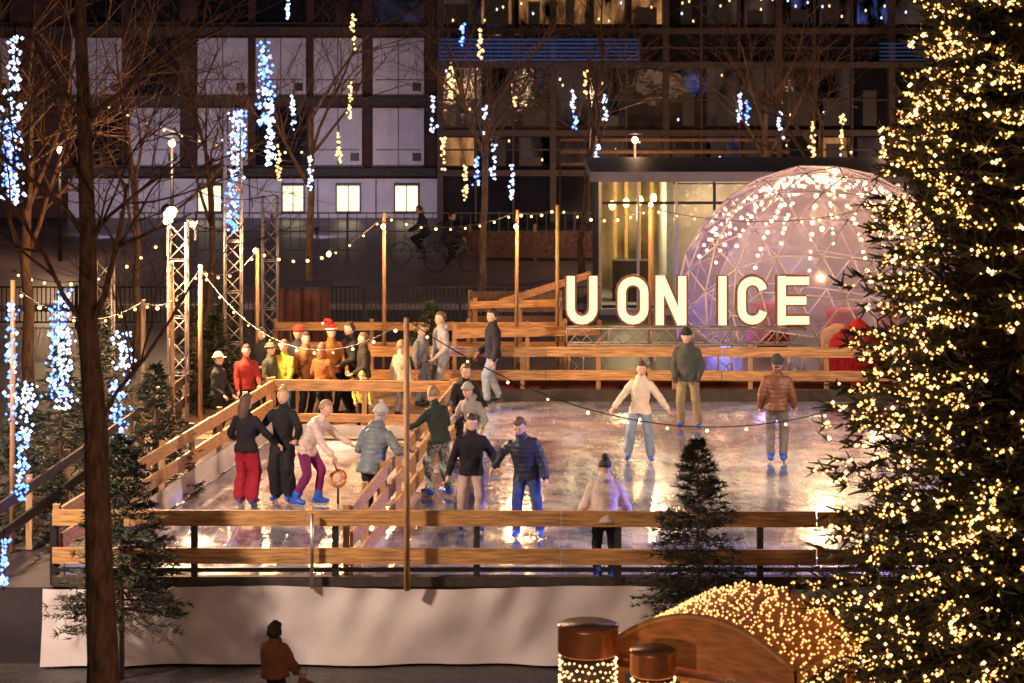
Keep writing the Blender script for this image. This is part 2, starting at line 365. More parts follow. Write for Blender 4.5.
barrier('front_railing',(-6.5,33.95),(9.5,33.75),[(0.86,1.08),(0.33,0.55)],step=2.1,posth=1.0,postm=BLACKM)
b=MB(); b.box(-6.5,9.5,33.9,34.02,0.0,0.14,DARKW); b.beam((-6.5,34.0,0.22),(9.5,34.0,0.22),0.05,0.06,BLACKM)
b.tube([(gx(312,33.8),33.8,-0.0),(gx(312,33.8),33.8,1.05)],0.025,ALU,8); b.build('rink_edge_beam')
barrier('left_railing',(-6.4,34.1),(-4.5,45.1),[(0.88,1.08),(0.5,0.72)],step=1.5,boards=(0.03,0.42))
barrier('divider_railing',(-2.28,34.1),(-1.05,44.9),[(0.9,1.1),(0.52,0.74),(0.1,0.34)],step=1.5)
barrier('lane_end_railing',(-4.5,45.1),(-1.05,44.9),[(0.88,1.08),(0.3,0.45)],step=1.7,boards=(0.05,0.25))
barrier('rear_railing',(-2.9,49.25),(8.0,49.1),[(0.88,1.08),(0.40,0.60)],step=1.6)
b=MB(); b.box(-0.9,9.5,49.05,49.15,0.0,0.22,DARKW); b.build('rink_kickboard')
barrier('deck_railing',(gx(275,53),53),(gx(565,53),53),[(0.88,1.06),(0.45,0.62)],step=2.0)
barrier('ramp_railing',(gx(455,51),51),(gx(600,51.5),51.5),[(1.0,1.2),(0.6,0.75)],step=1.6,posth=1.3)
b=MB(); b.beam((gx(500,54),54,1.35),(gx(590,56),56,1.75),0.05,0.16,WOOD); b.beam((gx(470,54),54,1.3),(gx(560,54),54,1.35),0.05,0.16,WOOD)
for px in(475,520,560): b.beam((gx(px,54.1),54.1,0),(gx(px,54.1),54.1,1.45),0.1,0.1,WOODV)
b.build('ramp_handrail')
b=MB(); b.box(gx(395,50.2),gx(850,50.2),50.1,50.2,0.0,0.42,mat('sponsor_board',(0.16,0.035,0.02),rough=0.5,var=0.6,scale=1.5)); b.build('low_hoarding')
barrier('outer_railing',(-7.4,34.2),(-6.2,46),[(0.9,1.05),(0.5,0.65)],step=2,pm=DARKW)
# ---------------------------------------------------------------- poles
def pole(px,py0,Y,z0=0,r=0.045,m=None,base=None):
    b=MB(); X=gx(px,Y); b.tube([(X,Y,z0),(X+R.uniform(-.03,.03),Y,gz(py0,Y))],[r,r*0.85],m or WOODV,8); return b.build('wooden_pole')
for px,py0,Y in((407,318,33.7),(384,213,52),(516,210,53),(557,205,53),(650,205,55),(200,265,45.5),(257,248,50),(173,262,44.6),(142,300,42),(12,280,36)): pole(px,py0,Y)
pole(290,330,50,m=BLACKM,r=0.03)
# ---------------------------------------------------------------- trusses
def truss(b,a,c,w,m,step=0.35,r=0.018):
    a=Vector(a);c=Vector(c);d=(c-a);L=d.length;d.normalize();u=Vector((0,1,0)) if abs(d.y)<0.9 else Vector((1,0,0)); r1=d.cross(u).normalized();u=r1.cross(d)
    cs=[(r1*i+u*j)*w/2 for i,j in((-1,-1),(1,-1),(1,1),(-1,1))]
    for q in cs: b.tube([a+q,c+q],r,m,6)
    n=max(1,int(L/step))
    for k in range(n):
        for s in range(4):
            q0=cs[s];q1=cs[(s+1)%4]
            if k%2: q0,q1=q1,q0
            b.tube([a+d*(L*k/n)+q0,a+d*(L*(k+1)/n)+q1],r*0.55,m,5)
            if k%3==0: b.tube([a+d*(L*k/n)+q0,a+d*(L*k/n)+q1],r*0.55,m,5)
TR=[(178,222,45.8),(233,122,50),(270,196,55),(104,262,47)]
TRM=mat('truss_alloy',(0.42,0.36,0.33),rough=0.4,var=0.15,metal=0.4,scale=6)
for px,py,Y in TR:
    b=MB(); X=gx(px,Y); truss(b,(X,Y,-0.02),(X,Y,gz(py,Y)),0.34,TRM,r=0.022); b.box(X-0.35,X+0.35,Y-0.35,Y+0.35,-0.018,0.03,BLACKM); b.build('truss_tower')
def flood(X,Y,Z,target,energy,color,r=0.14,size=0.15,spot=130,name='floodlight',em=None):
    e=empty(name,(X,Y,Z)); t=Vector(target)-Vector((X,Y,Z)); q=t.normalized()
    b=MB(); b.tube([-q*0.18,-q*0.02,q*0.0],[r*0.7,r,r*1.15],BLACKM,14); b.tube([q*0.001,q*0.012],[r*0.95,r*0.95],em or emis('flood_lens',(1,0.66,0.34),14),14)
    b.beam((0,0,-0.02),(0,0,-0.3),0.04,0.04,BLACKM)
    b.build('housing',e)
    l=nlight('lamp','SPOT',q*0.08,energy,color,None,size,spot); l.parent=e; l.rotation_euler=q.to_track_quat('-Z','Y').to_euler(); return e
AMB=(1,0.60,0.32)
flood(gx(170,45.6),45.6,gz(213,45.6)+0.0,(1,36,-1.5),7000,AMB,r=0.15,spot=165)
flood(gx(178,45.6)+0.3,45.8,gz(226,45.6),(3,46,0),2000,AMB,r=0.09,spot=120)
e=empty('tower_lamp',(gx(168,45.2),45.2,gz(221,45.2))); b=MB(); b.ell((0,0,0),(0.09,0.09,0.09),emis('tower_bulb',(1,0.60,0.28),30)); b.beam((0,0,0.1),(0.12,0.45,0.1),0.03,0.03,BLACKM); b.build('bulb',e)
l=nlight('lamp','POINT',(0,-0.2,0),520,(1,0.48,0.18),None,0.12); l.parent=e
# ---------------------------------------------------------------- unseen floodlight masts added to fill the rink
def mast(X,Y,z0,zt,target,energy,color,spot=110):
    b=MB(); b.tube([(X,Y,z0),(X,Y,zt)],[0.09,0.05],BLACKM,10); b.build('fill_light_mast'); flood(X,Y,zt+0.2,target,energy,color,spot=spot,size=0.4)
mast(-10.5,29.5,-1.1,6.3,(-1.5,41.5,0),9000,(1,0.74,0.54),spot=80)
mast(11.5,34.5,0,6.5,(1,42,0),6500,(1,0.72,0.52),spot=90)
mast(9.0,50.5,0,5.0,(2,38,0),900,(0.66,0.6,1.0))
flood(8.6,34.5,1.3,(0.5,35.2,0.0),3600,(0.03,0.07,1.0),r=0.1,em=emis('blue_lens',(0.1,0.2,1),20),spot=40)  # unseen blue flood, added to tint the front ice
flood(gx(445,49.4),49.4,1.3,(0.5,43,0),260,(0.3,0.35,1.0),r=0.07,em=emis('blue_lens',(0.1,0.2,1),20),spot=90)
e=empty('fill_lamp',(-1.5,18.0,-1.1)); b=MB(); b.tube([(0,0,0),(0,0,3.6)],[0.06,0.04],BLACKM,8); b.ell((0,0,3.75),(0.14,0.14,0.16),emis('fill_bulb',(1,0.6,0.3),30)); b.build('post',e); l=nlight('lamp','POINT',(0,0.25,3.75),1000,(1,0.60,0.38),None,0.15); l.parent=e  # unseen lamp post added to warm tarpaulin, trunk and stall fronts
for px,Y,zz,en in((384,52,3.3,170),(516,53,3.2,170),(650,55,3.5,170),(257,50,3.0,170),(820,52.5,3.2,170),(330,48.5,3.1,200)):
    X=gx(px,Y); e=empty('deck_fill_lamp',(X,Y-0.34,zz)); b=MB(); b.ell((0,0,0),(0.045,0.045,0.055),WARMS,10,7); b.tube([(0,0.3,0.07),(0,0,0.05)],0.015,BLACKM,6); b.build('bulb',e); l=nlight('lamp','POINT',(0,-0.12,0),en,(1,0.52,0.22),None,0.08); l.parent=e  # bulbs and point lights added to warm the deck area
for px,py,Y in((172,143,62),(635,140,72),(883,140,72),(60,150,74)):
    X=gx(px,Y);z=gz(py,Y); e=empty('street_lamp',(X,Y,0)); b=MB(); b.tube([(0,0,0),(0,0,z-0.1)],[0.07,0.04],BLACKM,8); b.tube([(0,0,z+0.18),(0,0,z+0.26)],[0.25,0.05],BLACKM,12)
    b.ell((0,0,z),(0.09,0.09,0.10),emis('street_bulb',(1,0.6,0.25),25)); b.build('post',e)
    l=nlight('lamp','POINT',(0,-0.5,z-0.05),420,(1,0.58,0.32),None,0.2); l.parent=e
for X,Y,tx,en in((-14,80,-13,420),(-6.5,80,-6,520),(4,79,5,900),(15,79,15,900)): flood(X,Y,0.35,(tx,88,4.2),en,(0.85,0.78,1.0) if X<0 else (1,0.55,0.32),r=0.08,spot=130)  # uplights added to brighten the facades

# ---------------------------------------------------------------- sign letters
LET=empty('illuminated_sign',(0,50.5,0))
fr=mat('sign_box_brown',(0.20,0.07,0.03),rough=0.5); face=emis('sign_face',(1.0,0.74,0.40),1.7)
def stroke(b,pts,w,y0,y1,m):
    pts=[Vector((p[0],p[1])) for p in pts]; Lf=[];Rt=[]
    closed=(pts[0]-pts[-1]).length<1e-6
    n=len(pts)
    for i,p in enumerate(pts):
        if closed:
            d0=(p-pts[(i-1) if i>0 else n-2]).normalized(); d1=(pts[(i+1) if i<n-1 else 1]-p).normalized()
        else:
            d0=(p-pts[i-1]).normalized() if i>0 else (pts[1]-p).normalized(); d1=(pts[i+1]-p).normalized() if i<n-1 else d0
        t=(d0+d1).normalized(); nn=Vector((-t.y,t.x)); k=w/2/max(0.35,nn.dot(Vector((-d0.y,d0.x))))
        Lf.append(p+nn*k);Rt.append(p-nn*k)
    rings=[[(l.x,y0,l.y),(r.x,y0,r.y),(r.x,y1,r.y),(l.x,y1,l.y)] for l,r in zip(Lf,Rt)]
    b.loft(rings,m,smooth=False,closed=not closed)
def arc(cx,cy,rx,ry,a0,a1,n=8): return [(cx+rx*math.cos(math.radians(a0+(a1-a0)*i/n)),cy+ry*math.sin(math.radians(a0+(a1-a0)*i/n))) for i in range(n+1)]
YS=50.5; z0=gz(325,YS);z1=gz(276,YS); hh=z1-z0; W0=0.20
def letter(ch,pa,pb):
    xa=gx(pa,YS);xb=gx(pb,YS);i=W0/2; L,Rr=xa+i,xb-i;T,B=z1-i,z0+i; cx=(L+Rr)/2; rx=(Rr-L)/2; ry=rx*1.0
    if ch=='U': S=[[(L,z1)]+arc(cx,B+ry,rx,ry,180,360)+[(Rr,z1)]]
    if ch=='O': S=[arc(cx,T-ry,rx,ry,0,180)+arc(cx,B+ry,rx,ry,180,360)+[(Rr,T-ry)]]
    if ch=='C': S=[arc(cx,T-ry,rx,ry,10,180)+arc(cx,B+ry,rx,ry,180,350)]
    if ch=='N': S=[[(L,z0),(L,z1)],[(L+0.02,z1-0.02),(Rr-0.02,z0+0.02)],[(Rr,z0),(Rr,z1)]]
    if ch=='I': S=[[((xa+xb)/2,z0),((xa+xb)/2,z1)]]
    if ch=='E': S=[[(L,z0),(L,z1)],[(L,T),(xb,T)],[(L,(T+B)/2),(xb-0.06,(T+B)/2)],[(L,B),(xb,B)]]
    b=MB()
    for k,s in enumerate(S):
        s=[(p[0],p[1]) for p in s]
        stroke(b,s,W0+0.05,0.0+0.003*k,0.16-0.003*k,fr); stroke(b,s,W0-0.03,-0.02-0.002*k,-0.004,face)
    b.build('letter_'+ch,LET)
for ch,a_,b_ in(('U',566,598),('O',617,649),('N',655,687),('I',716,729),('C',737,768),('E',777,809)): letter(ch,a_,b_)
b=MB(); zt=z0-0.02; xa,xb=gx(567,YS),gx(806,YS)
truss(b,(xa,YS+0.1,zt-0.22),(xb,YS+0.1,zt-0.22),0.34,TRM,step=0.28,r=0.02)
for x in(xa+.2,xa+1.7,xb-1.7,xb-.2): truss(b,(x,YS+0.1,0),(x,YS+0.1,zt-0.4),0.3,TRM,step=0.3)
b.build('sign_truss')
# ---------------------------------------------------------------- dome
import bmesh
DC=Vector((gx(822,57.5),57.5,gz(312,57.5))); DR=3.52
bm=bmesh.new(); bmesh.ops.create_icosphere(bm,subdivisions=3,radius=DR)
rot=Matrix.Rotation(0.3,4,'Z')@Matrix.Rotation(0.35,4,'X'); bmesh.ops.transform(bm,matrix=rot,verts=bm.verts)
bmesh.ops.delete(bm,geom=[v for v in bm.verts if v.co.z+DC.z<-0.25],context='VERTS')
DE=empty('geodesic_dome',DC)
m=bpy.data.materials.new('dome_film'); m.use_nodes=True; nt=m.node_tree; nt.nodes.clear()
o_=nt.nodes.new('ShaderNodeOutputMaterial'); tr=nt.nodes.new('ShaderNodeBsdfTransparent'); tl=nt.nodes.new('ShaderNodeBsdfTranslucent'); gl=nt.nodes.new('ShaderNodeBsdfGlossy'); df=nt.nodes.new('ShaderNodeBsdfDiffuse')
tl.inputs[0].default_value=(0.75,0.70,0.75,1); df.inputs[0].default_value=(0.6,0.57,0.65,1); gl.inputs['Roughness'].default_value=0.12; gl.inputs[0].default_value=(0.9,0.88,1,1)
m1=nt.nodes.new('ShaderNodeMixShader'); m1.inputs[0].default_value=0.35; nt.links.new(tl.outputs[0],m1.inputs[1]); nt.links.new(df.outputs[0],m1.inputs[2])
m2=nt.nodes.new('ShaderNodeMixShader'); nzn=nt.nodes.new('ShaderNodeTexNoise'); nzn.inputs['Scale'].default_value=0.7; nzn.inputs['Detail'].default_value=6; mr=nt.nodes.new('ShaderNodeMapRange'); mr.inputs['From Min'].default_value=0.35; mr.inputs['From Max'].default_value=0.65; mr.inputs['To Min'].default_value=0.16; mr.inputs['To Max'].default_value=0.55
nt.links.new(nzn.outputs['Fac'],mr.inputs['Value']); nt.links.new(mr.outputs[0],m2.inputs[0]); nt.links.new(tr.outputs[0],m2.inputs[1]); nt.links.new(m1.outputs[0],m2.inputs[2])
m3=nt.nodes.new('ShaderNodeMixShader'); fz_=nt.nodes.new('ShaderNodeFresnel'); fz_.inputs[0].default_value=1.3; nt.links.new(fz_.outputs[0],m3.inputs[0]); nt.links.new(m2.outputs[0],m3.inputs[1]); nt.links.new(gl.outputs[0],m3.inputs[2]); nt.links.new(m3.outputs[0],o_.inputs[0])
me=bpy.data.meshes.new('film'); bm.to_mesh(me); me.materials.append(m); o=bpy.data.objects.new('film',me); col.objects.link(o); o.parent=DE
b=MB(); SM=mat('white_strut',(0.7,0.68,0.74),rough=0.35,var=0.05)
for e in bm.edges: b.tube([e.verts[0].co*1.004,e.verts[1].co*1.004],0.019,SM,5)
b.build('struts',DE)
b=MB(); pts=[]
for k in range(14):
    az=2*math.pi*k/14
    for i in range(16):
        t=i/16; el=math.radians(88-66*t); rr_=DR*0.93; 
        pts.append(Vector((rr_*math.cos(el)*math.cos(az),rr_*math.cos(el)*math.sin(az),rr_*math.sin(el)-0.12*abs(math.sin(i*1.6)))))
b.bulbs(pts,0.045,emis('dome_bulb',(1,0.50,0.2),16)); b.build('string_lights',DE)
for dx,dy,dz,en,c in((-2.4,-0.9,-0.6,120,(0.14,0.16,1.0)),(1.2,0.3,1.5,230,(1,0.55,0.30)),(0.2,-1.8,0.2,50,(1,0.42,0.5)),(-1.0,1.5,1.2,60,(0.5,0.4,1.0))):
    l=nlight('dome_lamp','POINT',(dx,dy,dz),en,c,None,0.4); l.parent=DE
b=MB(); red=fabric((0.45,0.02,0.03))
for dx,dy in((0.2,-2.0),(1.5,-1.6),(-1.4,-1.0)):
    q=Vector((dx,dy,-DC.z)); b.tube([q,q+Vector((0,0,0.9)),q+Vector((0,0,1.0))],[0.55,0.35,0.45],red,14)
b.build('cloth_tables',DE)
bm.free()
b=MB(); X=gx(858,51.5); b.tube([(X,51.5,0),(X,51.5,0.9),(X,51.5,1.35)],[0.75,0.6,0.05],red,12); b.build('red_parasol')
b=MB(); b.tube([(gx(838,52),52,0),(gx(838,52),52,1.0),(gx(838,52),52,1.15)],[0.4,0.38,0.1],fabric((0.5,0.35,0.28)),10); b.build('covered_table')
# ---------------------------------------------------------------- pavilion
glass=bpy.data.materials.new('glass_pane'); glass.use_nodes=True; nt=glass.node_tree; nt.nodes.clear()
o_=nt.nodes.new('ShaderNodeOutputMaterial'); tr=nt.nodes.new('ShaderNodeBsdfTransparent'); gl=nt.nodes.new('ShaderNodeBsdfGlossy'); gl.inputs['Roughness'].default_value=0.03; fz_=nt.nodes.new('ShaderNodeFresnel'); fz_.inputs[0].default_value=1.6
tr.inputs[0].default_value=(0.82,0.86,0.84,1); mx=nt.nodes.new('ShaderNodeMixShader'); nt.links.new(fz_.outputs[0],mx.inputs[0]); nt.links.new(tr.outputs[0],mx.inputs[1]); nt.links.new(gl.outputs[0],mx.inputs[2]); nt.links.new(mx.outputs[0],o_.inputs[0])
conc=mat('concrete',(0.30,0.28,0.30),rough=0.7,var=0.15,scale=2)
PE=empty('glass_pavilion'); b=MB(); Y0,Y1=62,67; X0,X1=gx(600,Y0),gx(905,Y0); ZT=gz(181,Y0)
b.box(X0-0.25,X1+0.3,Y0-0.3,Y1,ZT,ZT+0.26,mat('roof_edge',(0.22,0.21,0.24),rough=0.6,var=0.2,scale=2)); b.box(X0,X1,Y0-0.05,Y1-0.1,-0.02,0.12,conc); b.build('roof_and_floor',PE)
b=MB(); n=8
for i in range(n+1):
    x=X0+(X1-X0)*i/n; b.box(x-0.035,x+0.035,Y0-0.04,Y0+0.06,0.12,ZT,ALU if i<3 else BLACKM)
for z in(0.16,ZT-0.6): b.box(X0+0.05,X1-0.05,Y0-0.02,Y0+0.03,z,z+0.07,BLACKM)
for i in range(5): y=Y0+1.1*i; b.box(X0-0.04,X0+0.04,y+0.08,y+0.14,0.12,ZT,BLACKM)
b.build('mullions',PE)
b=MB(); b.box(X0+0.05,X1-0.05,Y0,Y0+0.015,0.12,ZT,glass); b.box(X0-0.008,X0+0.008,Y0+0.1,Y1-0.2,0.12,ZT,glass); b.build('glazing',PE)
b=MB(); b.box(X0+0.1,X1,Y1-0.4,Y1-0.2,0.12,ZT,mat('pav_wall',(0.42,0.30,0.18),rough=0.6,var=0.8,scale=1.1)); b.box(X0+1.75,X0+1.9,Y0+0.4,Y1-0.5,0.12,ZT,mat('pav_white',(0.6,0.6,0.6),rough=0.7))
b.box(X0+1.93,X0+4.2,Y0+2.6,Y0+2.7,0.12,ZT-0.3,mat('pav_panel',(0.45,0.36,0.33),rough=0.6,var=0.3,scale=1))
b.box(X0+0.4,X0+1.4,Y0+1.5,Y0+2.0,0.12,1.2,DARKW); b.box(X0+4.4,X0+6.5,Y0+2,Y0+2.6,0.12,1.1,DARKW)
for x in(0.5,0.8,1.15,1.5): b.box(X0+x,X0+x+0.09,Y0+3.5,Y0+3.6,0.12,ZT-0.2,mat('gold_curtain',(0.6,0.35,0.1),rough=0.5))
for i in range(3):
    b.box(X0+2.1,X0+6.9,Y0+1+1.2*i,Y0+1.1+1.2*i,ZT-0.12,ZT-0.05,emis('ceiling_strip',(1,0.72,0.4),1.6))
for i in range(4): b.ell((X0+0.35+0.4*i,Y0+0.8+0.7*i,ZT-0.7),(0.09,0.09,0.13),emis('pendant',(1,0.62,0.2),9))
b.build('interior',PE)
for x,yy,en in((X0+0.9,1.6,260),(X0+3.2,1.2,150),(X0+6,1.5,100)): l=nlight('interior_lamp','POINT',(x,Y0+yy,ZT-0.9),en,(1,0.72,0.36),None,0.3); l.parent=PE
# ---------------------------------------------------------------- background buildings
brick=mat('dark_brick',(0.06,0.022,0.018),rough=0.8,var=0.4,scale=3,bump=0.01,bscale=20)
wp=mat('white_panel',(0.60,0.53,0.62),rough=0.45,var=0.12,scale=2); dglass=mat('dark_glass',(0.012,0.013,0.02),rough=0.06,var=0.2,scale=1,bump=0.02,bscale=0.8,spec=1.0)
BY=88.
FE=empty('apartment_building'); b=MB()
XL,XR=gx(-160,BY),gx(436,BY); b.box(XL,XR,BY,BY+10,-0.02,14,brick)
for pz in(30,100,171):
    z=gz(pz,BY); b.box(XL,XR,BY-0.25,BY-0.002,z-0.16,z+0.12,DARKW)
b.box(XL,XR,BY-0.3,BY-0.003,gz(-40,BY),gz(-47,BY),DARKW)
b.build('walls',FE)
b=MB(); lit=emis('lit_window',(1.0,0.80,0.5),1.9)
cols=[(-100,-50),(-40,10),(72,122),(130,180),(198,248),(256,306),(314,362),(373,424)]
for (a_,c_) in cols:
    for (p0,p1) in((-33,22),(38,95),(108,165)):
        x0_,x1_=gx(a_,BY),gx(c_,BY); zz0,zz1=gz(p1,BY),gz(p0,BY)
        if p0<0 or (a_,p0) in((256,108),(130,38),(72,108)):
            b.box(x0_,x1_,BY-0.06,BY-0.004,zz0,zz1,dglass)
        else:
            b.box(x0_,x1_,BY-0.10,BY-0.004,zz0,zz1,wp)
            b.box((x0_+x1_)/2-0.015,(x0_+x1_)/2+0.015,BY-0.112,BY-0.101,zz0,zz1,DARKW)
            b.box(x0_+0.1,x1_-0.1,BY-0.118,BY-0.1135,zz0+0.55,zz0+0.58,DARKW)
            b.box(x1_-0.42,x1_-0.1,BY-0.112,BY-0.101,zz0+0.15,zz0+0.45,BLACKM)
        b.box(x0_-0.05,x1_+0.05,BY-0.2,BY-0.13,zz0-0.06,zz0-0.01,BLACKM)
b.build('window_panels',FE)
b=MB(); b.box(gx(70,BY),gx(540,BY),BY-0.35,BY-0.26,gz(217,BY),gz(178,BY),wp)
for a_,c_ in((284,304),(338,360),(396,418),(200,222)):
    x0_,x1_=gx(a_,BY),gx(c_,BY); b.box(x0_-0.06,x1_+0.06,BY-0.40,BY-0.352,gz(213,BY),gz(182,BY),BLACKM); xm=(x0_+x1_)/2
    b.box(x0_,xm-0.02,BY-0.42,BY-0.402,gz(210,BY),gz(185,BY),lit); b.box(xm+0.02,x1_,BY-0.42,BY-0.402,gz(210,BY),gz(185,BY),lit)
for a_ in(100,130,160,250,318,376,440,470,500): b.box(gx(a_,BY),gx(a_,BY)+0.04,BY-0.362,BY-0.352,gz(217,BY),gz(178,BY),DARKW)
b.build('ground_floor_band',FE)
GE=empty('glass_office_building'); b=MB(); GY=86.
XL,XR=gx(437,GY),gx(1250,GY)
b.box(XL+0.02,XR,GY+0.6,GY+10,-0.02,14,mat('office_dark',(0.02,0.016,0.02),rough=0.7,var=0.3))
FRM=mat('office_frame',(0.05,0.03,0.028),rough=0.6,var=0.3,scale=3)
x=XL; mull=[]
k=0
while x<XR:
    b.box(x,x+(0.22 if k%3==0 else 0.07),GY-(0.03 if k%3==0 else 0),GY+0.4,0,14,FRM); x+=1.35; k+=1
for pz in(-36,30,64,132,172): z=gz(pz,GY); b.box(XL,XR,GY-0.1,GY-0.035,z-0.14,z+0.08,FRM)
for pz in(48,100,150): z=gz(pz,GY); b.box(XL,XR,GY+0.1,GY+0.15,z-0.03,z+0.03,BLACKM)
b.build('frame',GE)
b=MB(); b.box(XL,XR,GY+0.2,GY+0.22,0.0,14,dglass); b.build('glazing',GE)
def glowmat(name,c,s,sc=1.2,thr=0.55):  # noise emission that paints reflections onto the office windows
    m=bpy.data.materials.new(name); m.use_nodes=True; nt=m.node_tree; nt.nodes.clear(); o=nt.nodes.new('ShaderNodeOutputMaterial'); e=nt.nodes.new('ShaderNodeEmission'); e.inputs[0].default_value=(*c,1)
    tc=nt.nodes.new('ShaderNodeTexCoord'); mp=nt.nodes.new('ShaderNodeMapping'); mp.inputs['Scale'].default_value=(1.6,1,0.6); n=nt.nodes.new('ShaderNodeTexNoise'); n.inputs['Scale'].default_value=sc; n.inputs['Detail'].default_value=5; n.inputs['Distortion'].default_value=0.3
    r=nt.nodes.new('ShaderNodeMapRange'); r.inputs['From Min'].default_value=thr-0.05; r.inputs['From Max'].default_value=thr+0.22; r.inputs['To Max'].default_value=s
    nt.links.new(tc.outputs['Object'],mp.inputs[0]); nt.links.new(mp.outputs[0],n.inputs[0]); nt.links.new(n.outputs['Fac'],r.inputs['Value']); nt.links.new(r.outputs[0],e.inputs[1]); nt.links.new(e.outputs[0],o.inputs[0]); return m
g1=glowmat('painted_reflection_warm',(1,0.45,0.16),0.55,1.1,0.46); g2=glowmat('painted_reflection_blue',(0.2,0.28,1.0),0.35,1.4,0.50); g3=glowmat('painted_reflection_dim',(0.5,0.30,0.24),0.10,0.8,0.4)
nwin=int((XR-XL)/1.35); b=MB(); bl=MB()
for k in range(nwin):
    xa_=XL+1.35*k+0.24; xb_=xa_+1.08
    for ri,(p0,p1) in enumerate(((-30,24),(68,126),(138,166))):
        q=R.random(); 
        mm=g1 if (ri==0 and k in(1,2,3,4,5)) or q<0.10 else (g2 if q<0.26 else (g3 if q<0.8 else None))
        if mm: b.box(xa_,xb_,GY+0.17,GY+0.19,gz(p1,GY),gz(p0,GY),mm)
        if R.random()<0.6:
            b.box(xa_+R.uniform(0,.5),xa_+R.uniform(.6,1.0),GY+0.155,GY+0.165,gz(p1,GY),gz(p1,GY)+R.uniform(0.3,1.3),BLACKM)
        for _ in range(R.choice((0,0,1,2)) if ri!=0 else R.choice((1,3,5))):
            bl.ell((R.uniform(xa_+.08,xb_-.08),GY+0.13,R.uniform(gz(p1,GY)+.1,gz(p0,GY)-.1)),(0.03,0.03,0.05),R.choice((YEL,YEL,YEL,WHTL)),6,5)  # small emitters standing in for glints on the glass
b.build('painted_window_glow',GE); bl.build('painted_window_glints',GE)
b=MB(); bluep=mat('awning_blue',(0.03,0.12,0.5),rough=0.4,var=0.2)
for k in range(6):
    z=gz(60-k*4,GY-0.5); b.box(gx(437,GY-1),gx(640,GY-1),GY-1.0,GY-0.72,z,z+0.06,bluep); b.box(gx(437,GY-1),gx(640,GY-1),GY-0.98,GY-0.80,z-0.012,z-0.003,emis('awning_glow',(0.05,0.25,1),0.25))  # glowing strips added so the blue slats look lit
b.box(gx(437,GY-1),gx(437,GY-1)+0.06,GY-1.03,GY-0.2,gz(62,GY),gz(36,GY),BLACKM); b.box(gx(640,GY-1)-0.06,gx(640,GY-1),GY-1.03,GY-0.2,gz(62,GY),gz(36,GY),BLACKM)
b.build('louvred_awning')
b=MB(); 
for k in range(5): z=gz(60-k*4,GY-0.5); b.box(gx(880,GY-1),gx(1000,GY-1),GY-1.0,GY-0.72,z,z+0.05,bluep)
b.build('louvred_awning')
b=MB(); PG=mat('pergola_brown',(0.28,0.13,0.06),rough=0.6)
for z in(gz(140,80),gz(152,80),gz(164,80)): b.beam((gx(560,80),80,z),(gx(790,80),80,z),0.1,0.1,PG)
for px in range(560,795,19): b.beam((gx(px,80),80,gz(165,80) if px%2 else 0.0),(gx(px,80),80,gz(138,80)),0.07,0.07,DARKW)
b.build('pergola')
def fence(name,pa,pb,Y,py0,py1,step,m,r=0.012,rails=2):
    b=MB(); xa,xb=gx(pa,Y),gx(pb,Y); z0,z1=gz(py1,Y),gz(py0,Y)
    for z in np.linspace(z0,z1,rails): b.beam((xa,Y,z),(xb,Y,z),0.04,0.04,m)
    x=xa
    while x<=xb: b.beam((x,Y,z0),(x,Y,z1),r*2,r*2,m); x+=step
    x=xa
    while x<=xb: b.beam((x,Y+0.05,-0.02),(x,Y+0.05,z1+0.05),0.07,0.07,m); x+=2.4
    return b.build(name)
fence('steel_fence',-20,600,60,287,322,0.11,BLACKM)
fence('street_fence',120,600,76,213,250,0.3,mat('street_fence_grey',(0.10,0.10,0.12),rough=0.5),rails=3)
barrier('timber_fence',(gx(470,58),58),(gx(560,58),58),[(0.9,1.1),(0.6,0.8),(0.3,0.5)],pm=mat('brown_board',(0.16,0.08,0.045),rough=0.7))
barrier('rust_fence',(gx(470,74),74),(gx(600,74),74),[(0.1,0.9)],pm=mat('rust_board',(0.12,0.06,0.045),rough=0.7,var=0.5),step=2)
b=MB(); X=gx(303,57); b.box(X-0.55,X+0.55,57,58.2,0,1.25,mat('rust_red',(0.14,0.03,0.015),rough=0.6)); b.box(X-0.62,X+0.62,56.95,58.25,1.25,1.33,BLACKM)
for k in range(-2,3): b.box(X+k*0.22-0.02,X+k*0.22+0.02,56.97,56.998,0.05,1.2,BLACKM)
b.build('storage_container')
b=MB(); b.box(-60,60,63.0,63.3,-0.02,0.10,conc); b.build('kerb')
sheet('street',[(-80,64),(80,64),(80,84),(-80,84)],-0.012,mat('street_grey',(0.10,0.075,0.09),rough=0.45,var=0.3,scale=1.2))
# ---------------------------------------------------------------- bare trees
def grow(b,p,d,r,L,depth,up=0.25,m=None):
    n=4; pts=[p];rad=[r];q=p.copy();dd=d.copy()
    for i in range(n):
        dd=(dd+Vector((R.gauss(0,.13),R.gauss(0,.13),R.gauss(0,.08)+up*0.25))).normalized(); q=q+dd*L/n; pts.append(q.copy()); rad.append(r*(1-0.55*(i+1)/n))
    b.tube(pts,rad,m or BARK,6 if r>0.03 else 4)
    if depth<=0: return
    for k in range(R.choice((3,4,4,5))):
        t=R.uniform(0.3,1.0); i=min(n-1,int(t*n)); s=pts[i].lerp(pts[i+1],t*n-i)
        ax=Vector((R.gauss(0,1),R.gauss(0,1),R.gauss(0,0.4))); ax=(ax-dd*ax.dot(dd)).normalized()
        nd=(dd*math.cos(0.75)+ax*math.sin(0.75)).normalized(); rr_=max(0.004,rad[i]*R.uniform(0.45,0.7))
        grow(b,s,nd,rr_,L*R.uniform(0.5,0.78),depth-1,up,m)
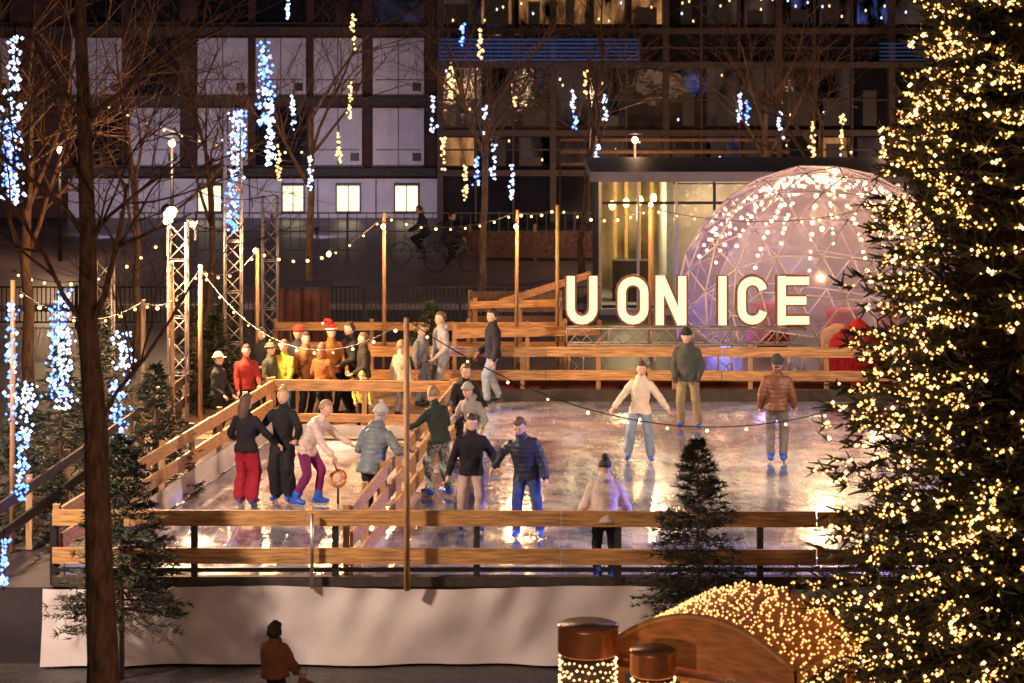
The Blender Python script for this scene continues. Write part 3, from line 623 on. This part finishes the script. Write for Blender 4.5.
def baretree(px,Y,h,r,z0=0,depth=4,lean=0):
    b=MB(); X=gx(px,Y); p=Vector((X,Y,z0)); pts=[p];rad=[r*1.2]
    for i in range(5): p=p+Vector((R.gauss(lean,.06),R.gauss(0,.05),h*0.11)); pts.append(p.copy()); rad.append(r*(1-0.08*i))
    b.tube(pts,rad,BARK,9)
    for k in range(5): grow(b,pts[3+(k%3)],Vector((R.gauss(0,.45),R.gauss(0,.45),1)).normalized(),r*0.5,h*0.36,depth-1)
    return b.build('bare_tree')
for px,Y,h,r in((312,64,9,0.10),(480,62,9,0.10),(582,70,9,0.10),(755,76,8.5,0.12),(820,70,8,0.1),(205,58,8,0.09),(30,48,9,0.12),(135,54,8,0.09),(-60,44,9,0.14)): baretree(px,Y,h,r)
b=MB(); Yf=29.; path=[(104,735,19),(103,660,16),(99,560,14),(96,430,12),(88,330,10),(88,240,8.5),(84,120,7),(80,0,5.5),(84,-160,4)]
pts=[P3(a_,c_,Yf) for a_,c_,_ in path]; b.tube(pts,[q[2]/F*Yf for q in path],BARK,12)
for k,(i,dx,dz) in enumerate(((3,0.55,1),(4,-0.5,1),(4,0.6,0.9),(5,0.7,0.8),(5,-0.6,0.8),(6,0.8,0.6),(6,-0.5,0.8),(7,0.6,0.8),(4,0.3,1.0))):
    grow(b,pts[i],Vector((dx,R.gauss(0,.35),dz)).normalized(),0.030+0.008*(k%3),2.1,3,0.3)
b.build('bare_tree')
# ---------------------------------------------------------------- conifers
def qmesh(name,P,D,S,L,Wd,mats,mi,parent=None):
    n=len(P); v=np.empty((n,4,3)); S=S*Wd[:,None]*0.5; 
    v[:,0]=P-S;v[:,1]=P+S;v[:,2]=P+D*L[:,None]+S*0.35;v[:,3]=P+D*L[:,None]-S*0.35
    me=bpy.data.meshes.new(name); me.vertices.add(n*4); me.vertices.foreach_set('co',v.reshape(-1)); me.loops.add(n*4); me.loops.foreach_set('vertex_index',np.arange(n*4)); me.polygons.add(n); me.polygons.foreach_set('loop_start',np.arange(n)*4); me.polygons.foreach_set('loop_total',np.full(n,4))
    for m in mats: me.materials.append(m)
    me.polygons.foreach_set('material_index',mi); me.update(calc_edges=True)
    o=bpy.data.objects.new(name,me); col.objects.link(o); o.parent=parent; return o
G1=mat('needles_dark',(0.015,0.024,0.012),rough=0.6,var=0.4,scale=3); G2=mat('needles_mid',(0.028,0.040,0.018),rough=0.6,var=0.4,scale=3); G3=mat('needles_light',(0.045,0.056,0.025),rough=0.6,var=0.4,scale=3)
def unit(a): return a/np.maximum(1e-9,np.linalg.norm(a,axis=1))[:,None]
def conifer(name,X,Y,z0,h,rad,nb,tw,nl,trunk=0.0,trunk_r=0.05,power=0.85,azr=(0,2*math.pi),minb=0.0):
    e=empty(name,(X,Y,z0)); b=MB(); b.tube([(0,0,-trunk),(0,0,h*0.5),(0,0,h*0.97)],[trunk_r,trunk_r*0.6,0.008],BARK,8)
    PP=[];DD=[];ends=[]
    for i in range(nb):
        t=(i+R.random())/nb; t=t**1.25; z=h*(0.02+0.96*t); L=rad*(1-t)**power*R.choice((R.uniform(0.78,1.0),R.uniform(0.9,1.12)))+0.012*h
        az=R.uniform(*azr) ; rise=0.55*t-0.12+R.gauss(0,.06); d=np.array((math.cos(az),math.sin(az),rise))
        s=np.array((0,0,z)); n=tw
        tt=np.sort(NR.uniform(0.18,1.0,n)); droop=-0.16*L
        pos=s+d*L*tt[:,None]; pos[:,2]+=droop*(tt**1.5)+0.06*L*tt**4
        side=np.array((-math.sin(az),math.cos(az),0)); sg=NR.choice((-1,1),n)
        tl=(1.05-tt)*L*0.42*NR.uniform(0.5,1,n)
        k=4
        for q in range(k):
            fr_=(q+NR.random(n))/k
            p2=pos+(side*sg[:,None]+d*0.75)*(tl*fr_)[:,None]; p2[:,2]-=0.10*tl*fr_
            dr=unit(side*sg[:,None]*0.7+d*0.7+NR.normal(0,0.45,(n,3))); PP.append(p2);DD.append(dr)
        ends.append(pos[-4:]); 
        p1=s+d*L*0.55; b.tube([tuple(s),tuple(p1+np.array((0,0,droop*0.4))),tuple(pos[-1])],[0.003*h+0.003,0.006,0.003],BARK,4)
    b.build('trunk',e); PA=np.concatenate(PP);DA=np.concatenate(DD); n=len(PA)
    S=unit(np.cross(DA,NR.normal(0,1,(n,3))))
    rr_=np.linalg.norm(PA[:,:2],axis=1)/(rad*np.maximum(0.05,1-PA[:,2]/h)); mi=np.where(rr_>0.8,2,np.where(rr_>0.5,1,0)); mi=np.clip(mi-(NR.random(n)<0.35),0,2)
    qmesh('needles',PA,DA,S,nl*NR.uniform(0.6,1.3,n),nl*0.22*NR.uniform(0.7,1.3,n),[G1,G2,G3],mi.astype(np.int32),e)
    return e,np.concatenate(ends),PA
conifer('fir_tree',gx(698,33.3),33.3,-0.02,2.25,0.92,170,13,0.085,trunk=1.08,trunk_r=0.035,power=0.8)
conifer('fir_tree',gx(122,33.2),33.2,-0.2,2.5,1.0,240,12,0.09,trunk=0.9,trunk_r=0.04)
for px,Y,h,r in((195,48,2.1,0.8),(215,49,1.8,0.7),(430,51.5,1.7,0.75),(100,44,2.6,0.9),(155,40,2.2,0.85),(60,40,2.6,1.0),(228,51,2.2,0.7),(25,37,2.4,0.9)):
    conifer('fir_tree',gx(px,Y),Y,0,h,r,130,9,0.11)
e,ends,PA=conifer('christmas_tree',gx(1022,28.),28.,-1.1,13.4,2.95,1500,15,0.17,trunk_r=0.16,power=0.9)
pts=np.concatenate([ends,PA[NR.random(len(PA))<0.35]])
rr_=np.linalg.norm(pts[:,:2],axis=1)/(2.95*np.maximum(0.03,1-pts[:,2]/13.4)); az=np.arctan2(pts[:,1],pts[:,0])
keep=(rr_>0.70)&((az<0.1)|(az>2.8)); pts=pts[keep]; NR.shuffle(pts); print('cand',len(pts)); NB=14000; pts=pts[:NB]+NR.normal(0,0.02,(min(NB,len(pts)),3))
b=MB(); n1=int(len(pts)*0.7); b.bulbs(pts[:n1],0.0165,emis('xmas_bulb',(1,0.42,0.10),4.5),True); b.bulbs(pts[n1:],0.021,emis('xmas_bulb_hot',(1,0.50,0.17),8),True); b.build('fairy_lights',e)
# ---------------------------------------------------------------- hanging LED lights
def drop(px,py0,py1,Y,m,w=4,n=None,r=2.0):
    b=MB(); x=gx(px,Y); za,zb=gz(py0,Y),gz(py1,Y); s=Y/F; n=n or int(abs(py1-py0)/3.2)*2
    b.tube([(x,Y,za+0.15),(x,Y,zb)],0.01,BLACKM,4)
    pts=[(x+R.gauss(0,w*s*0.5),Y+R.gauss(0,w*s*0.5),za+(zb-za)*R.random()) for _ in range(n)]
    k=len(pts)//4; b.bulbs(pts[:k],r*s,WHTL if m is BLUE else m,True); b.bulbs(pts[k:],r*s*0.85,m,True); return b.build('hanging_led_light')
for q in ((353,15,50,63,YEL),(350,82,118,63,YEL),(339,130,165,63,YEL),(310,155,190,63,WHTL),(293,95,130,63,WHTL),(279,145,180,63,YEL),(433,95,132,62,WHTL),(451,62,98,62,YEL),(443,132,170,62,YEL),(465,165,200,62,YEL),(480,28,62,62,YEL),(485,105,140,62,WHTL),(477,155,192,62,BLUE),(494,145,180,62,WHTL),(512,165,200,62,WHTL),(463,20,45,62,BLUE),(573,90,115,70,WHTL),(585,70,95,70,YEL),(597,145,165,70,WHTL),(575,115,130,70,BLUE),
          (740,82,122,76,WHTL),(748,100,126,76,BLUE),(780,108,142,76,WHTL),(813,122,165,70,YEL),(842,115,150,70,YEL),(851,150,180,70,YEL),(605,95,120,70,WHTL),(515,95,110,62,YEL),(288,0,20,63,WHTL)): drop(*q[:4],q[4],w=2.5,r=1.7)
for q in ((265,42,125,52,BLUE,9),(270,90,165,52,WHTL,6),(236,112,180,50,WHTL,9),(232,175,232,50,BLUE,8),(240,110,150,50,BLUE,7),(15,35,90,31,WHTL,7),(13,90,205,31,WHTL,10),(9,120,200,31,BLUE,8),(60,290,345,36,BLUE,10),(65,330,410,36,WHTL,9),(57,300,400,36,BLUE,10),(125,330,385,38,WHTL,10),(118,380,445,38,BLUE,10),(27,380,440,35,WHTL,8),(22,430,500,35,BLUE,8),(4,540,590,30,BLUE,4),(12,300,420,36,BLUE,6)): drop(*q[:5],w=q[5],r=2.0,n=int((q[2]-q[1])*1.1))
def catenary(a,c,sag,n,r=0.03,m=None):
    a=Vector(a);c=Vector(c); b=MB(); P=[a.lerp(c,t)-Vector((0,0,sag*4*t*(1-t))) for t in [i/24 for i in range(25)]]; b.tube(P,0.008,BLACKM,4)
    b.bulbs([a.lerp(c,t)-Vector((0,0,sag*4*t*(1-t)+0.05)) for t in [(i+0.5)/n for i in range(n)]],r,m or WARM); return b.build('string_lights')
catenary(P3(407,320,33.7),P3(1000,330,34.5),1.45,15,0.022)
catenary(P3(407,320,33.7),P3(200,268,45.5),0.9,12,0.022)
catenary(P3(384,215,52),P3(516,212,53),0.3,9); catenary(P3(516,212,53),P3(557,207,53),0.1,4); catenary(P3(557,207,53),P3(650,208,55),0.25,7)
catenary(P3(257,250,50),P3(384,215,52),0.5,9); catenary(P3(257,250,50),P3(200,268,45.5),0.3,5); catenary(P3(650,208,55),P3(900,200,55),0.4,14)
catenary(P3(200,268,45.5),P3(142,302,42),0.3,6); catenary(P3(142,302,42),P3(12,285,36),0.4,8); catenary(P3(100,100,60),P3(310,150,64),0.4,12); catenary(P3(12,270,50),P3(178,225,46),0.6,12,0.03)
# ---------------------------------------------------------------- foreground stall & drums
e=empty('market_stall',(0,0,0)); a30=math.radians(30); wv=Vector((math.cos(a30),-math.sin(a30),0)); av=Vector((math.sin(a30),math.cos(a30),0)); C0=Vector((2.12,26.6,0)); hw=1.12; Zb=1.02; rise=0.44; Lr=1.75
cop=mat('stall_wood',(0.42,0.18,0.06),rough=0.45,var=0.35,scale=5,bump=0.005,stretch=(1,1,5)); rf_=mat('roof_cloth',(0.42,0.19,0.07),rough=0.7)
def ap(t,k,dz=0): u=-1+2*t; return C0+wv*(u*hw)+av*k+Vector((0,0,Zb+rise*(1-u*u)+dz))
n=20; b=MB()
b.add([ap(i/n,k) for k in(0.0,Lr) for i in range(n+1)],[(i,i+1,n+2+i,n+1+i) for i in range(n)],rf_,True)
b.add([ap(i/n,k,-0.05) for k in(0.0,Lr) for i in range(n+1)],[(i,i+1,n+2+i,n+1+i) for i in range(n)],rf_,True)
for i in range(n):
    p,q=ap(i/n,-0.04),ap((i+1)/n,-0.04); vs=[]
    for yy in(-0.03,0.03):
        for pt in(p,q): vs.append(pt+av*yy+Vector((0,0,0.05))); vs.append(Vector((pt.x,pt.y,Zb-0.10))+av*yy)
    b.add(vs,[(0,2,3,1),(4,5,7,6),(0,4,6,2),(1,3,7,5)],cop)
b.tube([ap(i/n,-0.08,0.05) for i in range(n+1)],0.035,mat('stall_trim',(0.55,0.30,0.12),rough=0.4),8)
b.build('vaulted_roof',e)
b=MB()
for u in(-1,1):
    for k in(0.05,Lr-0.05): q=C0+wv*(u*(hw-0.06))+av*k; b.beam(q+Vector((0,0,-1.1)),q+Vector((0,0,Zb)),0.1,0.1,cop)
for z in np.arange(-1.0,-0.2,0.16): b.beam(C0+wv*(-hw)+Vector((0,0,z)),C0+wv*hw+Vector((0,0,z)),0.03,0.15,cop)
for u in(-1,1):
    b.beam(C0+wv*(u*hw)+Vector((0,0,Zb-0.05)),C0+wv*(u*hw)+av*Lr+Vector((0,0,Zb-0.05)),0.08,0.1,cop)
b.beam(C0+wv*(-hw-0.1)-av*0.12+Vector((0,0,0.86)),C0+wv*(hw+0.1)-av*0.12+Vector((0,0,0.86)),0.3,0.05,cop)
b.beam(C0+wv*(-hw-0.1)-av*0.2+Vector((0,0,-0.15)),C0+wv*(hw+0.1)-av*0.2+Vector((0,0,-0.15)),0.4,0.05,cop)
b.ell(C0+av*0.7+Vector((0,0,0.8)),(0.09,0.09,0.09),WARMS); b.build('counter_and_posts',e)
b=MB(); pts=[ap((i+0.5*(j%2)+R.uniform(-.8,.8))/34,(j+R.uniform(-.8,.8))/20*Lr,0.03+R.uniform(0,0.03)) for i in range(35) for j in range(1,20) if R.random()<0.9]; b.bulbs(pts,0.015,NETW,True)
pts=[ap(1,R.uniform(0,Lr),0)+Vector((0,0,-R.uniform(0,0.25)))+wv*0.05 for _ in range(90)]; b.bulbs(pts,0.014,NETW,True); b.build('net_lights',e)
l=nlight('stall_lamp','POINT',C0+av*0.7+Vector((0,0,0.65)),60,(1,0.6,0.25),None,0.1); l.parent=e
copper=mat('copper',(0.50,0.20,0.08),rough=0.35,var=0.3,metal=0.6,scale=4)
def drum(px,py,Y,r,hh_,name='copper_lamp_barrel'):
    X=gx(px,Y);z=gz(py,Y); b=MB()
    b.tube([(X,Y,z-hh_),(X,Y,z-hh_+0.02),(X,Y,z-0.02),(X,Y,z)],[r*0.97,r,r,r*1.03],copper,28); b.tube([(X,Y,z+0.001),(X,Y,z+0.012)],[r*0.93,r*0.93],mat('drum_top',(0.16,0.08,0.05),rough=0.5),28)
    b.tube([(X,Y,-1.1),(X,Y,z-hh_-0.002)],[r*0.8,r*0.88],DARKW,20)
    pts=[]; 
    for k in range(30):
        a=2*math.pi*k/30
        for j in range(10): pts.append((X+r*0.95*math.cos(a+j*0.1),Y+r*0.95*math.sin(a+j*0.1),z-hh_-0.04-j*0.08-R.uniform(0,0.05)))
    b.bulbs(pts,0.014,emis('drum_bulb',(1,0.50,0.18),7),True); b.build(name)
drum(588,625,26.2,0.33,0.30); drum(653,650,26.0,0.25,0.26)

# ---------------------------------------------------------------- people
BK=(0.018,0.018,0.022); 
pp('ice_skater',246,506,h=1.76,face=160,hl=(-0.33,0.25,1.0),hr=(0.45,0.22,0.98),top=(0.015,0.013,0.018),legs=(0.30,0.015,0.03),hair=(0.10,0.05,0.03),style='long',wide=1,fem=True,hd=(10,20))
pp('ice_skater',283,502,h=1.82,face=-12,hl=(-0.30,0.28,1.02),hr=(0.42,0.15,1.05),top=BK,legs=(0.016,0.016,0.02),hair=(0.45,0.28,0.13),style='bun',wide=1,fem=True,coat=0.1)
pp('ice_skater',309,506,h=1.80,face=70,lean=(32,0),hl=(-0.28,0.62,0.92),hr=(0.2,0.55,0.75),top=(0.62,0.48,0.43),legs=(0.18,0.02,0.11),hair=(0.35,0.24,0.15),style='short',fem=True,pel=(0,-0.05,0.93),fl=(-0.12,0.10,0),fr=(0.12,-0.18,0),puff=True)
pp('ice_skater',372,530,h=1.88,face=155,lean=(16,4),hl=(-0.25,0.35,1.05),hr=(0.42,0.32,1.10),top=(0.15,0.18,0.21),legs=BK,hair=(0.45,0.38,0.3),style='short',hat='pompom',hatc=(0.5,0.47,0.44),hood=True,puff=True,coat=0.08,bulk=1.15)
pat=mat('patterned_leggings',(0.22,0.24,0.23),rough=0.8,var=0.9,scale=22,detail=2)
pp('ice_skater',440,497,h=1.78,face=-140,lean=(10,-5),hl=(-0.3,0.5,1.05),hr=(0.28,0.35,1.0),top=(0.025,0.035,0.03),legmat=pat,hair=(0.30,0.16,0.08),fl=(-0.14,0.1,0),fr=(0.12,-0.1,0),wide=0.3)
pp('ice_skater',471,531,h=1.78,face=5,lean=(6,0),hl=(-0.40,0.12,0.97),hr=(0.36,0.12,0.86),top=(0.015,0.015,0.02),legs=(0.46,0.33,0.30),hair=(0.04,0.025,0.02),hd=(12,-15),wide=0.3,fl=(-0.14,0.05,0),fr=(0.15,0,0),bulk=1.05)
pp('ice_skater',527,537,h=1.84,face=-8,lean=(14,8),hl=(-0.32,0.15,0.82),hr=(0.50,-0.08,0.98),top=(0.02,0.025,0.045),legs=(0.04,0.07,0.20),hair=(0.10,0.06,0.035),hd=(25,10),puff=True,bulk=1.12,wide=0.25,fl=(-0.2,0.05,0),fr=(0.14,0.1,0))
pp('ice_skater',605,585,h=1.74,face=178,lean=(8,0),hl=(-0.38,0.22,0.85),hr=(0.38,0.22,0.85),top=(0.62,0.50,0.45),legs=(0.02,0.018,0.02),hair=(0.03,0.02,0.02),style='bun',fem=True,hood=True,hd=(10,0),bulk=1.25)
pp('ice_skater',640,461,h=1.72,face=-5,lean=(4,-3),hl=(-0.5,0.12,0.95),hr=(0.46,0.10,0.97),top=(0.75,0.62,0.50),legs=(0.24,0.30,0.42),hair=(0.10,0.05,0.03),style='long',fem=True,wide=0.5,scarf=(0.5,0.42,0.36),fl=(-0.2,0.1,0),fr=(0.22,0,0),bulk=1.05)
pp('ice_skater',688,429,h=1.86,face=-10,lean=(3,2),hl=(-0.22,0.16,0.95),hr=(0.22,0.16,0.95),top=(0.07,0.075,0.07),legs=(0.26,0.20,0.12),hair=(0.03,0.025,0.02),hat='beanie',hatc=(0.03,0.03,0.035),wide=0.3,fl=(-0.2,0.1,0),fr=(0.13,0,0),bulk=1.05,hood=True,glove=(0.05,0.05,0.05))
pp('ice_skater',777,463,h=1.84,face=172,lean=(3,0),hl=(-0.28,0.1,0.9),hr=(0.28,0.12,0.92),top=(0.17,0.065,0.035),legs=(0.17,0.15,0.15),hair=(0.05,0.03,0.02),puff=True,bulk=1.12,hat='beanie',hatc=(0.05,0.05,0.055),wide=0.2)
pp('ice_skater',462,462,h=1.72,face=30,lean=(12,0),top=BK,legs=BK,hair=(0.12,0.07,0.04),hl=(-0.3,0.35,1.0),hr=(0.3,0.35,1.0))
pp('ice_skater',474,478,h=1.64,face=-30,lean=(20,0),top=(0.30,0.28,0.27),legs=(0.05,0.05,0.07),hair=(0.2,0.15,0.1),hood=True,hl=(-0.35,0.3,0.95),hr=(0.3,0.35,1.0),fem=True,hat='beanie',hatc=(0.35,0.33,0.3))
SH=(0.03,0.03,0.03)
pp('bystander',493,402,h=1.88,face=-75,shoe=SH,top=(0.03,0.03,0.04),legs=(0.35,0.42,0.5),hair=(0.03,0.02,0.02),hr=(0.22,0.2,0.95),fl=(-0.12,0.15,0),fr=(0.12,-0.15,0),hd=(5,-10),bulk=1.05,wide=0.2)
pp('bystander',441,403,h=1.84,face=-60,shoe=SH,top=(0.36,0.36,0.38),legs=(0.40,0.42,0.46),hair=(0.12,0.07,0.04),hood=True,hl=(-0.22,0.22,0.95))
pp('bystander',421,405,h=1.62,face=60,shoe=SH,top=(0.20,0.21,0.23),legs=(0.2,0.22,0.25),hair=(0.1,0.06,0.04),bag=(0.1,0.05,0.03))
pp('bystander',401,417,h=1.50,face=150,shoe=SH,top=(0.42,0.40,0.30),legs=(0.4,0.4,0.42),hair=(0.4,0.25,0.12),fem=True)
for px,py,h,fc,tp,lg,hr_,kw in ((246,430,1.62,20,(0.30,0.03,0.02),BK,(0.05,0.03,0.02),{}),(270,424,1.55,60,(0.08,0.08,0.05),BK,(0.05,0.03,0.02),dict(hat='pompom',hatc=(0.1,0.14,0.08))),
    (284,423,1.60,-20,(0.42,0.38,0.05),(0.05,0.2,0.35),(0.2,0.1,0.05),{}),(305,420,1.70,40,(0.30,0.14,0.05),BK,(0.05,0.03,0.02),dict(bag=(0.03,0.03,0.03))),(322,424,1.55,150,(0.30,0.10,0.03),BK,(0.3,0.1,0.04),dict(style='long')),
    (331,416,1.78,30,(0.36,0.13,0.03),BK,(0.05,0.03,0.02),dict(hat='santa',hatc=(0.5,0.02,0.02))),(350,414,1.80,-60,(0.03,0.03,0.03),BK,(0.05,0.03,0.02),dict(bulk=1.1)),(364,418,1.66,-80,(0.04,0.035,0.03),BK,(0.15,0.08,0.04),{}),
    (362,430,1.10,10,(0.5,0.42,0.10),BK,(0.4,0.25,0.1),dict(hat='beanie',hatc=(0.4,0.4,0.1))),(218,436,1.55,70,(0.03,0.03,0.03),BK,(0.2,0.12,0.07),dict(hat='cap',hatc=(0.3,0.28,0.25))),(262,412,1.66,-30,(0.03,0.03,0.04),BK,(0.06,0.04,0.03),{}),(298,414,1.72,0,(0.05,0.05,0.06),BK,(0.06,0.04,0.03),dict(hat='beanie',hatc=(0.5,0.05,0.03)))):
    pp('bystander',px,py,h=h,face=fc,shoe=SH,top=tp,legs=lg,hair=hr_,hl=(-0.22,0.22+0.1*R.random(),0.85+0.2*R.random()),hr=(0.22,0.12+0.15*R.random(),0.82+0.2*R.random()),**kw)
b=MB(); X=gx(338,39.3);Y=39.3; ring=[(X+0.12*math.cos(t),Y+0.05*math.sin(t),0.42+0.12*math.sin(t)) for t in [2*math.pi*k/20 for k in range(21)]]; b.tube(ring,0.03,copper,8); b.ell((X,Y+0.03,0.42),(0.08,0.04,0.08),fabric((0.7,0.5,0.4))); b.tube([(X-0.02,Y,0.55),(X-0.12,Y-0.02,0.85)],0.015,copper,6); b.tube([(X,Y,0.0),(X,Y,0.3)],0.02,BLACKM,6); b.build('skating_aid')
person('child',gx(275,31.2),31.2,-1.1,h=1.26,face=150,shoe=SH,top=(0.22,0.09,0.04),legs=BK,hair=(0.035,0.02,0.015),style='fluffy',hl=(-0.34,0.3,0.85),hr=(0.3,0.3,0.9),bulk=1.7)
person('child',gx(303,30.3),30.3,-1.1,h=0.96,face=-150,shoe=SH,top=(0.2,0.1,0.08),legs=BK,hair=(0.4,0.3,0.2),hat='beanie',hatc=(0.5,0.42,0.36),bulk=1.5)
def cyclist(px,Y,dirn):
    X=gx(px,Y); e=empty('bicycle',(X,Y,0)); b=MB()
    for dx in(-0.52,0.52):
        ring=[(dx+0.33*math.cos(t),0,0.34+0.33*math.sin(t)) for t in [2*math.pi*k/24 for k in range(25)]]; b.tube(ring,0.018,BLACKM,6)
        for k in range(10): t=2*math.pi*k/10; b.tube([(dx,0,0.34),(dx+0.32*math.cos(t),0,0.34+0.32*math.sin(t))],0.003,ALU,4)
    fm=mat('bike_frame',(0.15,0.15,0.16),rough=0.3); s=dirn
    for a,c in(((-.52,.34),(-.15,.30)),((-.15,.30),(-.22,.85)),((-.15,.30),(.36,.80)),((-.2,.75),(.36,.82)),((-.52,.34),(-.2,.75)),((.52,.34),(.34,.98))): b.tube([(a[0]*s,0,a[1]),(c[0]*s,0,c[1])],0.018,fm,6)
    b.ell((-.24*s,0,.90),(.12,.07,.04),BLACKM); b.tube([(.32*s,-.25,1.02),(.34*s,0,.98),(.32*s,.25,1.02)],0.014,BLACKM,6); b.tube([(-.15*s,-.1,.2),(-.15*s,.1,.4)],0.02,BLACKM,6); b.build('frame_and_wheels',e)
    person('cyclist',X-0.24*s,Y,0,h=1.75,face=90*s,lean=(18,0),pel=(0,0,1.0),hl=(-0.22,0.5,1.05),hr=(0.22,0.5,1.05),fl=(-0.1,0.12,0.40),fr=(0.1,0.06,0.15),shoe=SH,top=(0.03,0.03,0.05),legs=BK)
cyclist(453,71,1); cyclist(418,73,-1)
# ---------------------------------------------------------------- world, ambient fill sun, camera
w=bpy.data.worlds.new('World'); sc.world=w; w.use_nodes=True; nt=w.node_tree; bg=nt.nodes['Background']; sk_=nt.nodes.new('ShaderNodeTexSky'); sk_.sky_type='NISHITA'; sk_.sun_disc=False; sk_.sun_elevation=math.radians(-4); sk_.sun_rotation=math.radians(200)
nt.links.new(sk_.outputs[0],bg.inputs[0]); bg.inputs[1].default_value=0.12
l=bpy.data.lights.new('ambient_fill_sun','SUN'); l.energy=0.04; l.angle=math.radians(5); l.color=(0.7,0.65,1); o=bpy.data.objects.new('ambient_fill_sun',l); o.rotation_euler=(math.radians(50),0,math.radians(-30)); col.objects.link(o)  # weak bluish sun added as ambient fill for the whole scene
cam=bpy.data.cameras.new('camera'); co=bpy.data.objects.new('camera',cam); col.objects.link(co); co.location=(0,0,H); co.rotation_euler=(math.radians(90),0,0)
cam.sensor_width=36; cam.lens=F/1024*36; cam.shift_y=-(341.5-YH)/1024; cam.clip_end=2000; cam.clip_start=0.5
cam.dof.use_dof=True; cam.dof.focus_distance=42; cam.dof.aperture_fstop=2.2
sc.camera=co
sc.view_settings.view_transform='Standard'; sc.view_settings.look='None'; sc.view_settings.exposure=0
print('build time',time.time()-T0)
